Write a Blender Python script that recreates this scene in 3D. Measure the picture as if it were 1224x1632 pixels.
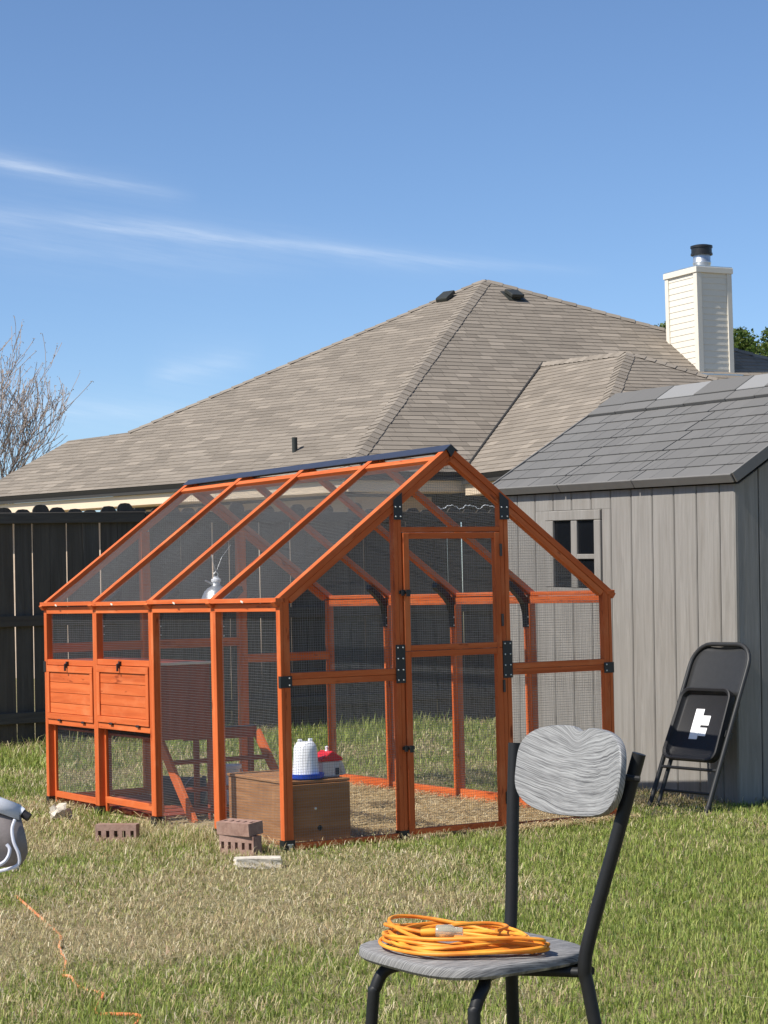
import bpy, bmesh, math, random
import numpy as np
from mathutils import Vector, Matrix
for o in list(bpy.data.objects): bpy.data.objects.remove(o)
sc = bpy.context.scene
COL = sc.collection
R = math.radians
rnd = random.Random(7)
nrg = np.random.default_rng(11)

# ------------------------------------------------------------------ camera
CAM = Vector((-4.478, -8.330, 1.160))
YAW, PITCH, ROLL = R(31.209), R(2.261), R(-1.345)
fw = Vector((math.sin(YAW)*math.cos(PITCH), math.cos(YAW)*math.cos(PITCH), math.sin(PITCH)))
r0 = Vector((math.cos(YAW), -math.sin(YAW), 0)); u0 = r0.cross(fw)
cr = math.cos(ROLL)*r0 + math.sin(ROLL)*u0; cu = -math.sin(ROLL)*r0 + math.cos(ROLL)*u0
cam_d = bpy.data.cameras.new('camera'); cam = bpy.data.objects.new('camera', cam_d); COL.objects.link(cam)
cam.matrix_world = Matrix(((cr.x, cu.x, -fw.x, CAM.x), (cr.y, cu.y, -fw.y, CAM.y), (cr.z, cu.z, -fw.z, CAM.z), (0, 0, 0, 1)))
cam_d.sensor_fit = 'HORIZONTAL'; cam_d.sensor_width = 36.0; cam_d.lens = 36.0*3300/1224
cam_d.clip_start = 0.05; cam_d.clip_end = 3000
sc.camera = cam
FH = Vector((math.sin(YAW), math.cos(YAW), 0)); RH = Vector((math.cos(YAW), -math.sin(YAW), 0))
def G(lat, d, z=0.0):                      # a ground point from metres right of / ahead of the viewer
    return CAM.xy.to_3d() + RH*lat + FH*d + Vector((0, 0, z))

# ------------------------------------------------------------------ world, sun, exposure
SUN_EL = R(49.0); SUN_AZ = R(-0.6); SUN_DIR = Vector((-math.cos(SUN_AZ)*math.cos(SUN_EL), -math.sin(SUN_AZ)*math.cos(SUN_EL), math.sin(SUN_EL)))
world = bpy.data.worlds.new('World'); sc.world = world; world.use_nodes = True
wn = world.node_tree.nodes; wl = world.node_tree.links; wn.clear()
w_out = wn.new('ShaderNodeOutputWorld'); w_bg = wn.new('ShaderNodeBackground'); w_bg.inputs['Strength'].default_value = 0.096
w_sky = wn.new('ShaderNodeTexSky'); w_sky.sky_type = 'NISHITA'; w_sky.sun_disc = False
w_sky.sun_elevation = SUN_EL
w_sky.sun_rotation = math.atan2(SUN_DIR.x, SUN_DIR.y)
w_sky.air_density = 0.8; w_sky.dust_density = 0.25; w_sky.ozone_density = 6.0; w_sky.altitude = 0
def wm(op, a, b=None, c=None):
    n = wn.new('ShaderNodeMath'); n.operation = op
    for i, v in enumerate((a, b, c)):
        if v is None: continue
        if isinstance(v, (int, float)): n.inputs[i].default_value = v
        else: wl.new(v, n.inputs[i])
    return n.outputs[0]
w_tc = wn.new('ShaderNodeTexCoord')
def wdot(v):
    n = wn.new('ShaderNodeVectorMath'); n.operation = 'DOT_PRODUCT'; wl.new(w_tc.outputs['Generated'], n.inputs[0]); n.inputs[1].default_value = v
    return n.outputs['Value']
w_t = wm('MAXIMUM', wdot(tuple(FH)), 0.05); w_a = wm('DIVIDE', wdot(tuple(RH)), w_t); w_e = wm('DIVIDE', wdot((0, 0, 1)), w_t)
w_cmb = wn.new('ShaderNodeCombineXYZ'); wl.new(wm('MULTIPLY', w_a, 9.0), w_cmb.inputs[0]); wl.new(wm('MULTIPLY', wm('ADD', w_e, wm('MULTIPLY', w_a, 0.13)), 60.0), w_cmb.inputs[1])
w_no = wn.new('ShaderNodeTexNoise'); w_no.inputs['Scale'].default_value = 1.0; w_no.inputs['Detail'].default_value = 6.0; w_no.inputs['Roughness'].default_value = 0.6; wl.new(w_cmb.outputs[0], w_no.inputs['Vector'])
w_nf = w_no.outputs['Fac']
w_cm2 = wn.new('ShaderNodeCombineXYZ'); wl.new(wm('MULTIPLY', w_a, 26.0), w_cm2.inputs[0]); wl.new(wm('MULTIPLY', wm('ADD', w_e, wm('MULTIPLY', w_a, 0.19)), 330.0), w_cm2.inputs[1])
w_n2 = wn.new('ShaderNodeTexNoise'); w_n2.inputs['Scale'].default_value = 1.0; w_n2.inputs['Detail'].default_value = 5.0; w_n2.inputs['Roughness'].default_value = 0.65; wl.new(w_cm2.outputs[0], w_n2.inputs['Vector'])
w_fib = wm('MAXIMUM', wm('MULTIPLY', wm('SUBTRACT', w_n2.outputs['Fac'], 0.22), 2.0), 0.0)
def streak(a0, e0, a1, e1, curv, wid, amp):
    # a thin cirrus streak between two sky directions (tangents of azimuth and elevation)
    k = (e1 - e0)/(a1 - a0)
    s = wm('DIVIDE', wm('SUBTRACT', w_a, a0), a1 - a0)
    mid = wm('ADD', wm('ADD', wm('MULTIPLY', wm('SUBTRACT', w_a, a0), k), e0), wm('MULTIPLY', wm('MULTIPLY', s, wm('SUBTRACT', 1.0, s)), curv))
    d = wm('DIVIDE', wm('ADD', wm('SUBTRACT', w_e, mid), wm('MULTIPLY', wm('SUBTRACT', w_nf, 0.5), 0.010)), wid)
    g = wm('DIVIDE', 1.0, wm('ADD', 1.0, wm('POWER', wm('ABSOLUTE', d), 2.2)))
    g = wm('MULTIPLY', g, wm('MULTIPLY', wm('SMOOTH_MIN', wm('MAXIMUM', wm('MULTIPLY', wm('SUBTRACT', 1.0, s), 2.0), 0.0), 1.0, 0.5), wm('MINIMUM', wm('MAXIMUM', wm('MULTIPLY', wm('ADD', s, 0.35), 3.0), 0.0), 1.0)))
    return wm('MULTIPLY', wm('MULTIPLY', g, amp), wm('MULTIPLY', wm('ADD', 0.35, wm('MULTIPLY', w_nf, 1.1)), wm('ADD', 0.35, w_fib)))
st = streak(-0.22, 0.2235, -0.085, 0.194, -0.004, 0.0026, 0.30)
st = wm('ADD', st, streak(-0.24, 0.1965, 0.060, 0.1545, 0.004, 0.0040, 0.13))
st = wm('ADD', st, streak(-0.24, 0.1830, -0.02, 0.154, 0.000, 0.0060, 0.10))
st = wm('ADD', st, streak(-0.10, 0.1100, -0.055, 0.118, 0.000, 0.0050, 0.14))
st = wm('ADD', st, streak(-0.18, 0.0950, -0.06, 0.085, 0.000, 0.0050, 0.16))
st = wm('ADD', st, streak(-0.085, 0.1765, 0.115, 0.1535, -0.008, 0.0022, 0.17))
st = wm('MINIMUM', wm('MAXIMUM', st, 0.0), 0.8)
w_mix = wn.new('ShaderNodeMixRGB'); wl.new(st, w_mix.inputs['Fac']); wl.new(w_sky.outputs[0], w_mix.inputs[1]); w_mix.inputs[2].default_value = (7.2, 7.6, 8.0, 1)
wl.new(w_mix.outputs[0], w_bg.inputs['Color']); wl.new(w_bg.outputs[0], w_out.inputs['Surface'])

sun_d = bpy.data.lights.new('sun', 'SUN'); sun_d.energy = 4.2; sun_d.angle = R(0.53); sun_d.color = (1.0, 0.945, 0.86)
sun = bpy.data.objects.new('sun', sun_d); COL.objects.link(sun)
sun.matrix_world = SUN_DIR.to_track_quat('Z', 'Y').to_matrix().to_4x4()
sc.view_settings.view_transform = 'Standard'; sc.view_settings.look = 'None'; sc.view_settings.gamma = 1.0
sc.view_settings.exposure = 0.62; sc.view_settings.use_curve_mapping = False

# ------------------------------------------------------------------ materials
MAT = {}
class NT:
    def __init__(s, name):
        s.m = bpy.data.materials.new(name); s.m.use_nodes = True; s.n = s.m.node_tree.nodes; s.l = s.m.node_tree.links
        s.b = s.n['Principled BSDF']; MAT[name] = s.m
        s.b.inputs['Specular IOR Level'].default_value = 0.3
    def put(s, sock, v):
        if isinstance(v, (int, float)): sock.default_value = v
        elif isinstance(v, (tuple, list)): sock.default_value = tuple(v) + ((1,) if len(v) == 3 and len(sock.default_value) == 4 else ())
        else: s.l.new(v, sock)
    def coord(s, scale=(1, 1, 1), kind='Object', rand=True):
        t = s.n.new('ShaderNodeTexCoord'); v = t.outputs[kind]
        if rand:
            oi = s.n.new('ShaderNodeObjectInfo'); ml = s.n.new('ShaderNodeMath'); ml.operation = 'MULTIPLY'; ml.inputs[1].default_value = 37.0; s.l.new(oi.outputs['Random'], ml.inputs[0])
            a = s.n.new('ShaderNodeVectorMath'); a.operation = 'ADD'; s.l.new(v, a.inputs[0]); s.l.new(ml.outputs[0], a.inputs[1]); v = a.outputs[0]
        mp = s.n.new('ShaderNodeVectorMath'); mp.operation = 'MULTIPLY'; s.l.new(v, mp.inputs[0]); mp.inputs[1].default_value = scale
        return mp.outputs[0]
    def noise(s, vec, scale=1.0, detail=4.0, rough=0.55, dist=0.0):
        n = s.n.new('ShaderNodeTexNoise'); n.inputs['Scale'].default_value = scale; n.inputs['Detail'].default_value = detail; n.inputs['Roughness'].default_value = rough; n.inputs['Distortion'].default_value = dist
        if vec is not None: s.l.new(vec, n.inputs['Vector'])
        return n.outputs['Fac']
    def ramp(s, f, *stops):
        n = s.n.new('ShaderNodeValToRGB'); s.l.new(f, n.inputs[0]); e = n.color_ramp.elements
        while len(e) < len(stops): e.new(0.5)
        for i, (p, c) in enumerate(stops): e[i].position = p; e[i].color = tuple(c) + (1,)
        return n.outputs[0]
    def mix(s, f, a, b, mode='MIX'):
        n = s.n.new('ShaderNodeMixRGB'); n.blend_type = mode; s.put(n.inputs[0], f); s.put(n.inputs[1], a); s.put(n.inputs[2], b); return n.outputs[0]
    def math(s, op, a, b=0.0):
        n = s.n.new('ShaderNodeMath'); n.operation = op; s.put(n.inputs[0], a); s.put(n.inputs[1], b); return n.outputs[0]
    def rand(s):
        return s.n.new('ShaderNodeObjectInfo').outputs['Random']
    def attr(s, name):
        n = s.n.new('ShaderNodeAttribute'); n.attribute_name = name; return n.outputs['Color']
    def bump(s, f, strength=0.3, dist=0.01):
        n = s.n.new('ShaderNodeBump'); n.inputs['Strength'].default_value = strength; n.inputs['Distance'].default_value = dist; s.l.new(f, n.inputs['Height']); s.l.new(n.outputs[0], s.b.inputs['Normal'])
    def set(s, col=None, rough=None, metal=None, spec=None, trans=None, alpha=None):
        if col is not None: s.put(s.b.inputs['Base Color'], col)
        if rough is not None: s.put(s.b.inputs['Roughness'], rough)
        if metal is not None: s.put(s.b.inputs['Metallic'], metal)
        if spec is not None: s.put(s.b.inputs['Specular IOR Level'], spec)
        if trans is not None: s.put(s.b.inputs['Transmission Weight'], trans)
        if alpha is not None: s.put(s.b.inputs['Alpha'], alpha)
        return s

def plain(name, col, rough=0.6, metal=0.0, spec=0.3, var=0.12, scale=25.0):
    t = NT(name); f = t.noise(t.coord(), scale, 4)
    c = t.mix(t.math('MULTIPLY', f, 1.0), tuple(x*(1-var) for x in col), tuple(min(1, x*(1+var)) for x in col))
    t.set(c, rough, metal, spec); return t

t = NT('orange_wood')                       # stained fir: grain runs along the piece (local x)
v = t.coord((1.2, 26, 26)); f = t.noise(v, 1.0, 5, 0.6, 0.6); g = t.noise(t.coord((3.0, 3.0, 3.0)), 1.0, 3)
c = t.ramp(f, (0.22, (0.30, 0.050, 0.012)), (0.48, (0.58, 0.125, 0.032)), (0.8, (0.74, 0.215, 0.068)))
c = t.mix(t.math('MULTIPLY', g, 0.30), c, (0.66, 0.155, 0.045)); g2 = t.noise(t.coord((5, 9, 9)), 1.0, 4, 0.6); c = t.mix(t.ramp(g2, (0.52, (0, 0, 0)), (0.72, (0.55, 0.55, 0.55))), c, (0.72, 0.24, 0.095)); kn = t.noise(t.coord((7, 30, 30)), 1.0, 2)
c = t.mix(t.ramp(kn, (0.66, (0, 0, 0)), (0.74, (1, 1, 1))), c, (0.22, 0.042, 0.012))
rv = t.rand(); c = t.mix(t.math('MULTIPLY', rv, 0.45), c, (0.47, 0.088, 0.021)); t.set(c, 0.6, 0, 0.18); t.bump(f, 0.3, 0.002)
t = NT('red_brown_wood')
v = t.coord((1.5, 22, 22)); f = t.noise(v, 1.0, 5, 0.6, 0.6)
t.set(t.ramp(f, (0.25, (0.22, 0.045, 0.022)), (0.75, (0.36, 0.075, 0.035))), 0.6); t.bump(f, 0.2, 0.002)
plain('wire', (0.19, 0.195, 0.195), 0.45, 0.35, 0.5, 0.15, 60)
plain('black_metal', (0.012, 0.012, 0.013), 0.42, 0.0, 0.5, 0.25, 60)
plain('screw_metal', (0.6, 0.6, 0.58), 0.35, 0.9)
plain('navy_sheet', (0.032, 0.037, 0.058), 0.38, 0.0, 0.5, 0.2, 12)
t = NT('shed_wall')
v = t.coord((30, 30, 2.0)); f = t.noise(v, 1.0, 6, 0.65, 1.2); g = t.noise(t.coord((2, 2, 2)), 1.0, 3)
c = t.ramp(f, (0.3, (0.200, 0.188, 0.170)), (0.7, (0.295, 0.28, 0.258))); c = t.mix(t.math('MULTIPLY', g, 0.35), c, (0.24, 0.222, 0.198))
st_n = t.noise(t.coord((9, 9, 0.7)), 1.0, 4, 0.6); c = t.mix(t.ramp(st_n, (0.52, (0, 0, 0)), (0.78, (0.5, 0.5, 0.5))), c, (0.15, 0.13, 0.105)); t.set(c, 0.66, 0, 0.2); t.bump(f, 0.6, 0.004)
t = NT('shed_roof')
f = t.noise(t.coord((6, 40, 6)), 1.0, 5, 0.6); rv = t.rand()
c = t.mix(rv, (0.128, 0.125, 0.120), (0.150, 0.146, 0.140)); c = t.mix(t.math('MULTIPLY', f, 0.3), c, (0.175, 0.170, 0.163)); t.set(c, 0.8, 0, 0.1); t.bump(f, 0.3, 0.003)
plain('shed_gap', (0.045, 0.040, 0.034), 0.9)
plain('shed_trim', (0.165, 0.158, 0.148), 0.6, 0, 0.3, 0.15, 14)
t = NT('skylight'); t.set((0.24, 0.237, 0.23), 0.6, 0, 0.2)
t = NT('dark_glass'); t.set((0.006, 0.007, 0.009), 0.08, 0, 0.5)
t = NT('fence_wood')                        # old grey cedar, grain along local z
v = t.coord((22, 22, 1.3)); f = t.noise(v, 1.0, 6, 0.65, 0.8); g = t.noise(t.coord((3, 3, 1)), 1.0, 4)
c = t.ramp(f, (0.25, (0.034, 0.030, 0.026)), (0.75, (0.115, 0.104, 0.090))); rv = t.rand()
c = t.mix(t.math('MULTIPLY', rv, 0.55), c, (0.098, 0.075, 0.054)); c = t.mix(t.ramp(g, (0.45, (0, 0, 0)), (0.7, (0.6, 0.6, 0.6))), c, (0.06, 0.05, 0.042)); t.set(c, 0.85, 0, 0.15); t.bump(f, 0.6, 0.004)
t = NT('shingle')
cc = t.attr('tint'); f = t.noise(t.coord((1, 1, 1), 'Object', False), 90.0, 3, 0.7); g = t.noise(t.coord((1, 1, 1), 'Object', False), 0.8, 4)
c = t.mix(t.math('MULTIPLY', f, 0.5), cc, (0.14, 0.12, 0.10), 'MIX'); c = t.mix(t.math('MULTIPLY', g, 0.25), c, (0.22, 0.19, 0.155)); t.set(c, 0.9, 0, 0.15); t.bump(f, 0.5, 0.01)
t = NT('shingle_cap'); f = t.noise(t.coord((1, 1, 1)), 60.0, 3); rv = t.rand()
t.set(t.mix(rv, (0.20, 0.172, 0.140), (0.275, 0.238, 0.195)), 0.9, 0, 0.15); t.bump(f, 0.5, 0.01)
plain('flashing_dark', (0.045, 0.043, 0.040), 0.7)
plain('cream_paint', (0.70, 0.65, 0.55), 0.6, 0, 0.3, 0.05, 8)
plain('fascia_paint', (0.74, 0.60, 0.44), 0.6, 0, 0.3, 0.06, 4)
t = NT('house_wall'); f = t.noise(t.coord((1.5, 1.5, 9)), 1.0, 3); t.set(t.mix(f, (0.40, 0.30, 0.22), (0.58, 0.47, 0.37)), 0.85)
plain('galvanised', (0.55, 0.57, 0.58), 0.35, 0.8, 0.5, 0.2, 10)
plain('vent_plastic', (0.035, 0.037, 0.032), 0.45)
plain('chair_black', (0.013, 0.0135, 0.014), 0.5, 0.0, 0.3, 0.25, 80)
plain('folding_black', (0.028, 0.0285, 0.029), 0.45, 0.0, 0.3, 0.2, 40)
t = NT('folding_pan'); f = t.noise(t.coord((1, 1, 1)), 90, 4); t.set(t.mix(f, (0.010, 0.010, 0.011), (0.024, 0.024, 0.026)), 0.55, 0, 0.3)
t = NT('paper'); f = t.noise(t.coord((30, 1, 90)), 1.0, 2); t.set(t.ramp(f, (0.62, (0.86, 0.86, 0.85)), (0.70, (0.66, 0.66, 0.66))), 0.6)
t = NT('grey_oak')                          # printed grey wood, grain along local y, whorl near the top edge
tc = t.n.new('ShaderNodeTexCoord'); v = tc.outputs['Object']
wn_ = t.noise(v, 8.0, 4, 0.5); sep = t.n.new('ShaderNodeSeparateXYZ'); t.l.new(v, sep.inputs[0])
y_ = sep.outputs[1]; z_ = sep.outputs[2]; x_ = sep.outputs[0]
yy = t.math('MULTIPLY', t.math('SUBTRACT', y_, 0.020), 30.0)
whorl = t.math('DIVIDE', -0.045, t.math('ADD', 1.0, t.math('MULTIPLY', yy, yy)))
hh = t.math('ADD', t.math('ADD', z_, t.math('MULTIPLY', x_, 0.9)), t.math('SUBTRACT', t.math('MULTIPLY', wn_, 0.020), t.math('MULTIPLY', whorl, t.math('MAXIMUM', t.math('MULTIPLY', t.math('SUBTRACT', z_, 0.015), 16.0), 0.0))))
cmb = t.n.new('ShaderNodeCombineXYZ'); t.l.new(t.math('MULTIPLY', y_, 6.0), cmb.inputs[0]); t.l.new(t.math('MULTIPLY', hh, 300.0), cmb.inputs[1])
g1 = t.noise(cmb.outputs[0], 1.0, 3, 0.6, 0.3); cmb2 = t.n.new('ShaderNodeCombineXYZ'); t.l.new(t.math('MULTIPLY', y_, 22.0), cmb2.inputs[0]); t.l.new(t.math('MULTIPLY', hh, 700.0), cmb2.inputs[1]); g2 = t.noise(cmb2.outputs[0], 1.0, 2)
gg = t.math('ADD', t.math('MULTIPLY', g1, 0.62), t.math('MULTIPLY', g2, 0.38))
t.set(t.ramp(gg, (0.34, (0.065, 0.065, 0.066)), (0.45, (0.175, 0.175, 0.174)), (0.55, (0.30, 0.30, 0.295)), (0.70, (0.43, 0.438, 0.43))), 0.55, 0, 0.2)
t = NT('grey_oak_seat')
tc = t.n.new('ShaderNodeTexCoord'); v = tc.outputs['Object']; wn_ = t.noise(v, 6.0, 3)
sep = t.n.new('ShaderNodeSeparateXYZ'); t.l.new(v, sep.inputs[0])
cmb = t.n.new('ShaderNodeCombineXYZ'); t.l.new(t.math('MULTIPLY', sep.outputs[0], 16.0), cmb.inputs[0]); t.l.new(t.math('MULTIPLY', t.math('ADD', t.math('ADD', sep.outputs[1], sep.outputs[2]), t.math('MULTIPLY', wn_, 0.022)), 260.0), cmb.inputs[1])
g1 = t.noise(cmb.outputs[0], 1.0, 4, 0.65)
t.set(t.ramp(g1, (0.34, (0.07, 0.071, 0.073)), (0.5, (0.21, 0.205, 0.20)), (0.70, (0.40, 0.39, 0.37))), 0.62, 0, 0.15)
t = NT('orange_cord'); f = t.noise(t.coord((1, 1, 1)), 14.0, 3); t.set(t.ramp(f, (0.35, (0.66, 0.17, 0.018)), (0.62, (0.84, 0.36, 0.040))), 0.55, 0, 0.3)
t = NT('weathered_cord'); f = t.noise(t.coord((1, 1, 1)), 9.0, 3); t.set(t.ramp(f, (0.35, (0.62, 0.19, 0.06)), (0.65, (0.80, 0.36, 0.17))), 0.6)
t = NT('clear_plastic'); t.set((0.86, 0.80, 0.62), 0.12, 0, 0.5, 0.72)
t = NT('white_plastic'); t.set((0.83, 0.85, 0.88), 0.38, 0, 0.4); t.b.inputs['Subsurface Weight'].default_value = 0.0
t = NT('cloudy_plastic'); t.set((0.78, 0.79, 0.80), 0.25, 0, 0.5, 0.35)
plain('blue_plastic', (0.012, 0.075, 0.52), 0.35, 0, 0.5, 0.1)
plain('red_plastic', (0.60, 0.020, 0.030), 0.35, 0, 0.5, 0.1)
plain('black_rubber', (0.018, 0.018, 0.020), 0.6, 0, 0.3, 0.3)
plain('grey_rubber', (0.075, 0.08, 0.09), 0.55, 0, 0.3, 0.3, 12)
t = NT('plywood'); f = t.noise(t.coord((3, 3, 40)), 1.0, 5, 0.6, 0.5); g = t.noise(t.coord((4, 4, 4)), 1.0, 4)
c = t.ramp(f, (0.3, (0.28, 0.130, 0.055)), (0.7, (0.42, 0.215, 0.100))); t.set(t.mix(t.ramp(g, (0.5, (0, 0, 0)), (0.75, (0.5, 0.5, 0.5))), c, (0.22, 0.105, 0.050)), 0.85, 0, 0.1); t.bump(f, 0.2, 0.002)
t = NT('plywood_edge'); t.set((0.46, 0.30, 0.17), 0.85)
t = NT('brick'); f = t.noise(t.coord(), 30.0, 5, 0.7); g = t.noise(t.coord(), 7.0, 3)
c = t.ramp(f, (0.3, (0.19, 0.098, 0.072)), (0.7, (0.35, 0.215, 0.165))); t.set(t.mix(t.math('MULTIPLY', g, 0.5), c, (0.42, 0.32, 0.27)), 0.9, 0, 0.1); t.bump(f, 0.6, 0.004)
t = NT('limestone'); f = t.noise(t.coord(), 26.0, 5, 0.7); t.set(t.ramp(f, (0.3, (0.42, 0.37, 0.29)), (0.7, (0.70, 0.64, 0.54))), 0.9, 0, 0.1); t.bump(f, 0.7, 0.006)
t = NT('camp_fabric'); f = t.noise(t.coord(), 220.0, 2); t.set(t.mix(f, (0.52, 0.53, 0.56), (0.62, 0.63, 0.66)), 0.5, 0, 0.4)
t = NT('camp_pocket'); f = t.noise(t.coord(), 120.0, 2); t.set(t.mix(f, (0.19, 0.16, 0.15), (0.26, 0.225, 0.21)), 0.45, 0, 0.5)
t = NT('camp_piping'); t.set((0.62, 0.63, 0.70), 0.35, 0, 0.5)
t = NT('bark'); f = t.noise(t.coord((6, 6, 1), 'Object'), 3.0, 5); t.set(t.ramp(f, (0.3, (0.20, 0.16, 0.14)), (0.7, (0.38, 0.32, 0.285))), 0.9)
for nm, c0 in (('leaf', None), ('bud', (0.30, 0.22, 0.13))):
    t = NT(nm); cc = t.attr('tint') if c0 is None else c0
    t.set(cc, 0.55, 0, 0.25)
    tr = t.n.new('ShaderNodeBsdfTranslucent'); t.put(tr.inputs['Color'], cc); mx = t.n.new('ShaderNodeMixShader'); mx.inputs[0].default_value = 0.35
    t.l.new(t.b.outputs[0], mx.inputs[1]); t.l.new(tr.outputs[0], mx.inputs[2]); t.l.new(mx.outputs[0], t.n['Material Output'].inputs['Surface'])
t = NT('grass_blade'); cc = t.attr('tint'); t.set(cc, 0.5, 0, 0.28)
tr = t.n.new('ShaderNodeBsdfTranslucent'); t.put(tr.inputs['Color'], cc); mx = t.n.new('ShaderNodeMixShader'); mx.inputs[0].default_value = 0.36
t.l.new(t.b.outputs[0], mx.inputs[1]); t.l.new(tr.outputs[0], mx.inputs[2]); t.l.new(mx.outputs[0], t.n['Material Output'].inputs['Surface'])
t = NT('soil'); v = t.coord((1, 1, 1), 'Object', False); a = t.noise(v, 0.7, 5, 0.6); b = t.noise(v, 9.0, 5, 0.7); d = t.noise(v, 70.0, 4, 0.7)
c = t.ramp(b, (0.3, (0.17, 0.14, 0.065)), (0.7, (0.32, 0.26, 0.145))); c = t.mix(t.ramp(a, (0.4, (0, 0, 0)), (0.65, (0.7, 0.7, 0.7))), c, (0.17, 0.19, 0.075)); c = t.mix(t.math('MULTIPLY', d, 0.5), c, (0.34, 0.27, 0.16)); t.set(c, 0.95, 0, 0.1); t.bump(d, 0.8, 0.02)
t = NT('bedding_dirt'); v = t.coord((1, 1, 1), 'Object', False); b = t.noise(v, 8.0, 5, 0.7); d = t.noise(v, 60.0, 4, 0.7)
c = t.ramp(b, (0.3, (0.36, 0.275, 0.16)), (0.7, (0.55, 0.44, 0.28))); t.set(t.mix(t.math('MULTIPLY', d, 0.6), c, (0.42, 0.33, 0.2)), 0.95, 0, 0.1); t.bump(d, 0.8, 0.015)

# ------------------------------------------------------------------ helpers
WM = {}
class MB:
    def __init__(s): s.v = []; s.f = []; s.c = None
    def add(s, vs, fs):
        n = len(s.v); s.v += [tuple(x) for x in vs]; s.f += [tuple(i+n for i in f) for f in fs]; return s
    def box(s, lo, hi, M=None):
        (x0, y0, z0), (x1, y1, z1) = lo, hi
        vs = [Vector(p) for p in ((x0,y0,z0),(x1,y0,z0),(x1,y1,z0),(x0,y1,z0),(x0,y0,z1),(x1,y0,z1),(x1,y1,z1),(x0,y1,z1))]
        if M: vs = [M @ p for p in vs]
        return s.add(vs, [(0,3,2,1),(4,5,6,7),(0,1,5,4),(1,2,6,5),(2,3,7,6),(3,0,4,7)])
    def prism(s, pts, d):                   # polygon (3D, ccw about d) extruded by vector d
        n = len(pts); d = Vector(d); P = [Vector(p) for p in pts]
        return s.add(P + [p+d for p in P], [tuple(range(n))[::-1], tuple(range(n, 2*n))] + [(i, (i+1) % n, n+(i+1) % n, n+i) for i in range(n)])
    def tube(s, pts, rad, seg=8, closed=False, cap=True):
        P = [Vector(p) for p in pts]; n = len(P); rs = rad if isinstance(rad, (list, tuple)) else [rad]*n
        up = None; base = len(s.v)
        for i in range(n):
            a = P[(i-1) % n] if (closed or i > 0) else P[i]; b = P[(i+1) % n] if (closed or i < n-1) else P[i]
            t = (b-a).normalized() if (b-a).length > 1e-9 else Vector((0, 0, 1))
            if up is None: up = t.orthogonal().normalized()
            else:
                up = up - t*up.dot(t); up = up.normalized() if up.length > 1e-6 else t.orthogonal().normalized()
            w = t.cross(up)
            for k in range(seg):
                q = 2*math.pi*k/seg; s.v.append(tuple(P[i] + (up*math.cos(q) + w*math.sin(q))*rs[i]))
        for i in range(n if closed else n-1):
            j = (i+1) % n
            for k in range(seg):
                k2 = (k+1) % seg; s.f.append((base+i*seg+k, base+i*seg+k2, base+j*seg+k2, base+j*seg+k))
        if cap and not closed:
            s.f.append(tuple(base+k for k in range(seg))[::-1]); s.f.append(tuple(base+(n-1)*seg+k for k in range(seg)))
        return s
    def lathe(s, prof, seg=24, M=None):
        base = len(s.v); M = M or Matrix()
        for (r, z) in prof:
            for k in range(seg):
                q = 2*math.pi*k/seg; s.v.append(tuple(M @ Vector((r*math.cos(q), r*math.sin(q), z))))
        for i in range(len(prof)-1):
            for k in range(seg):
                k2 = (k+1) % seg; s.f.append((base+i*seg+k, base+i*seg+k2, base+(i+1)*seg+k2, base+(i+1)*seg+k))
        return s
    def mesh(s, name, mat=None, smooth=False):
        m = bpy.data.meshes.new(name); m.from_pydata(s.v, [], s.f); m.update()
        if mat: m.materials.append(MAT[mat])
        if smooth: m.shade_smooth() if hasattr(m, 'shade_smooth') else None
        return m
def link(name, mesh, parent=None, M=None):
    o = bpy.data.objects.new(name, mesh); COL.objects.link(o); M = M or Matrix(); WM[o] = M
    if parent is not None: o.parent = parent; o.matrix_basis = WM[parent].inverted() @ M
    else: o.matrix_basis = M
    return o
def thing(name, label, cat, M=None, group=None):
    o = bpy.data.objects.new(name, None); o.empty_display_size = 0.1; COL.objects.link(o); WM[o] = M or Matrix(); o.matrix_basis = WM[o]
    o['label'] = label; o['category'] = cat
    if group: o['group'] = group
    return o
def tag(o, label, cat, group=None):
    o['label'] = label; o['category'] = cat
    if group: o['group'] = group
    return o
def T(x, y=0, z=0): return Matrix.Translation((x, y, z) if not hasattr(x, '__len__') else x)
def build(name, mb, mat, parent=None, M=None, smooth=False, bevel=0.0, sub=0):
    """mesh given in the local frame M"""
    m = mb.mesh(name, mat)
    if bevel or smooth:
        bm = bmesh.new(); bm.from_mesh(m)
        if bevel: bmesh.ops.bevel(bm, geom=bm.edges[:], offset=bevel, segments=1, affect='EDGES')
        if smooth:
            bmesh.ops.remove_doubles(bm, verts=bm.verts[:], dist=1e-6)
            for f in bm.faces: f.smooth = True
            for e in bm.edges:
                if len(e.link_faces) == 2 and e.calc_face_angle(0) > R(40): e.smooth = False
        bm.to_mesh(m); bm.free()
    return link(name, m, parent, M)
def frame(p0, p1, up=(0, 0, 1)):
    p0, p1 = Vector(p0), Vector(p1); x = (p1-p0).normalized(); up = Vector(up); y = up.cross(x)
    if y.length < 1e-5: y = Vector((0, 1, 0)).cross(x) if abs(x.y) < 0.9 else Vector((1, 0, 0)).cross(x)
    y.normalize(); z = x.cross(y); c = (p0+p1)/2
    return Matrix(((x.x, y.x, z.x, c.x), (x.y, y.y, z.y, c.y), (x.z, y.z, z.z, c.z), (0, 0, 0, 1)))
def beam(name, p0, p1, w, h, mat, parent, up=(0, 0, 1), bevel=0.0015):
    """board from p0 to p1 (centre line), w across, h along up; local x is the grain"""
    L = (Vector(p1)-Vector(p0)).length
    return build(name, MB().box((-L/2, -w/2, -h/2), (L/2, w/2, h/2)), mat, parent, frame(p0, p1, up), bevel=min(bevel, w*0.2, h*0.2))
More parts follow.
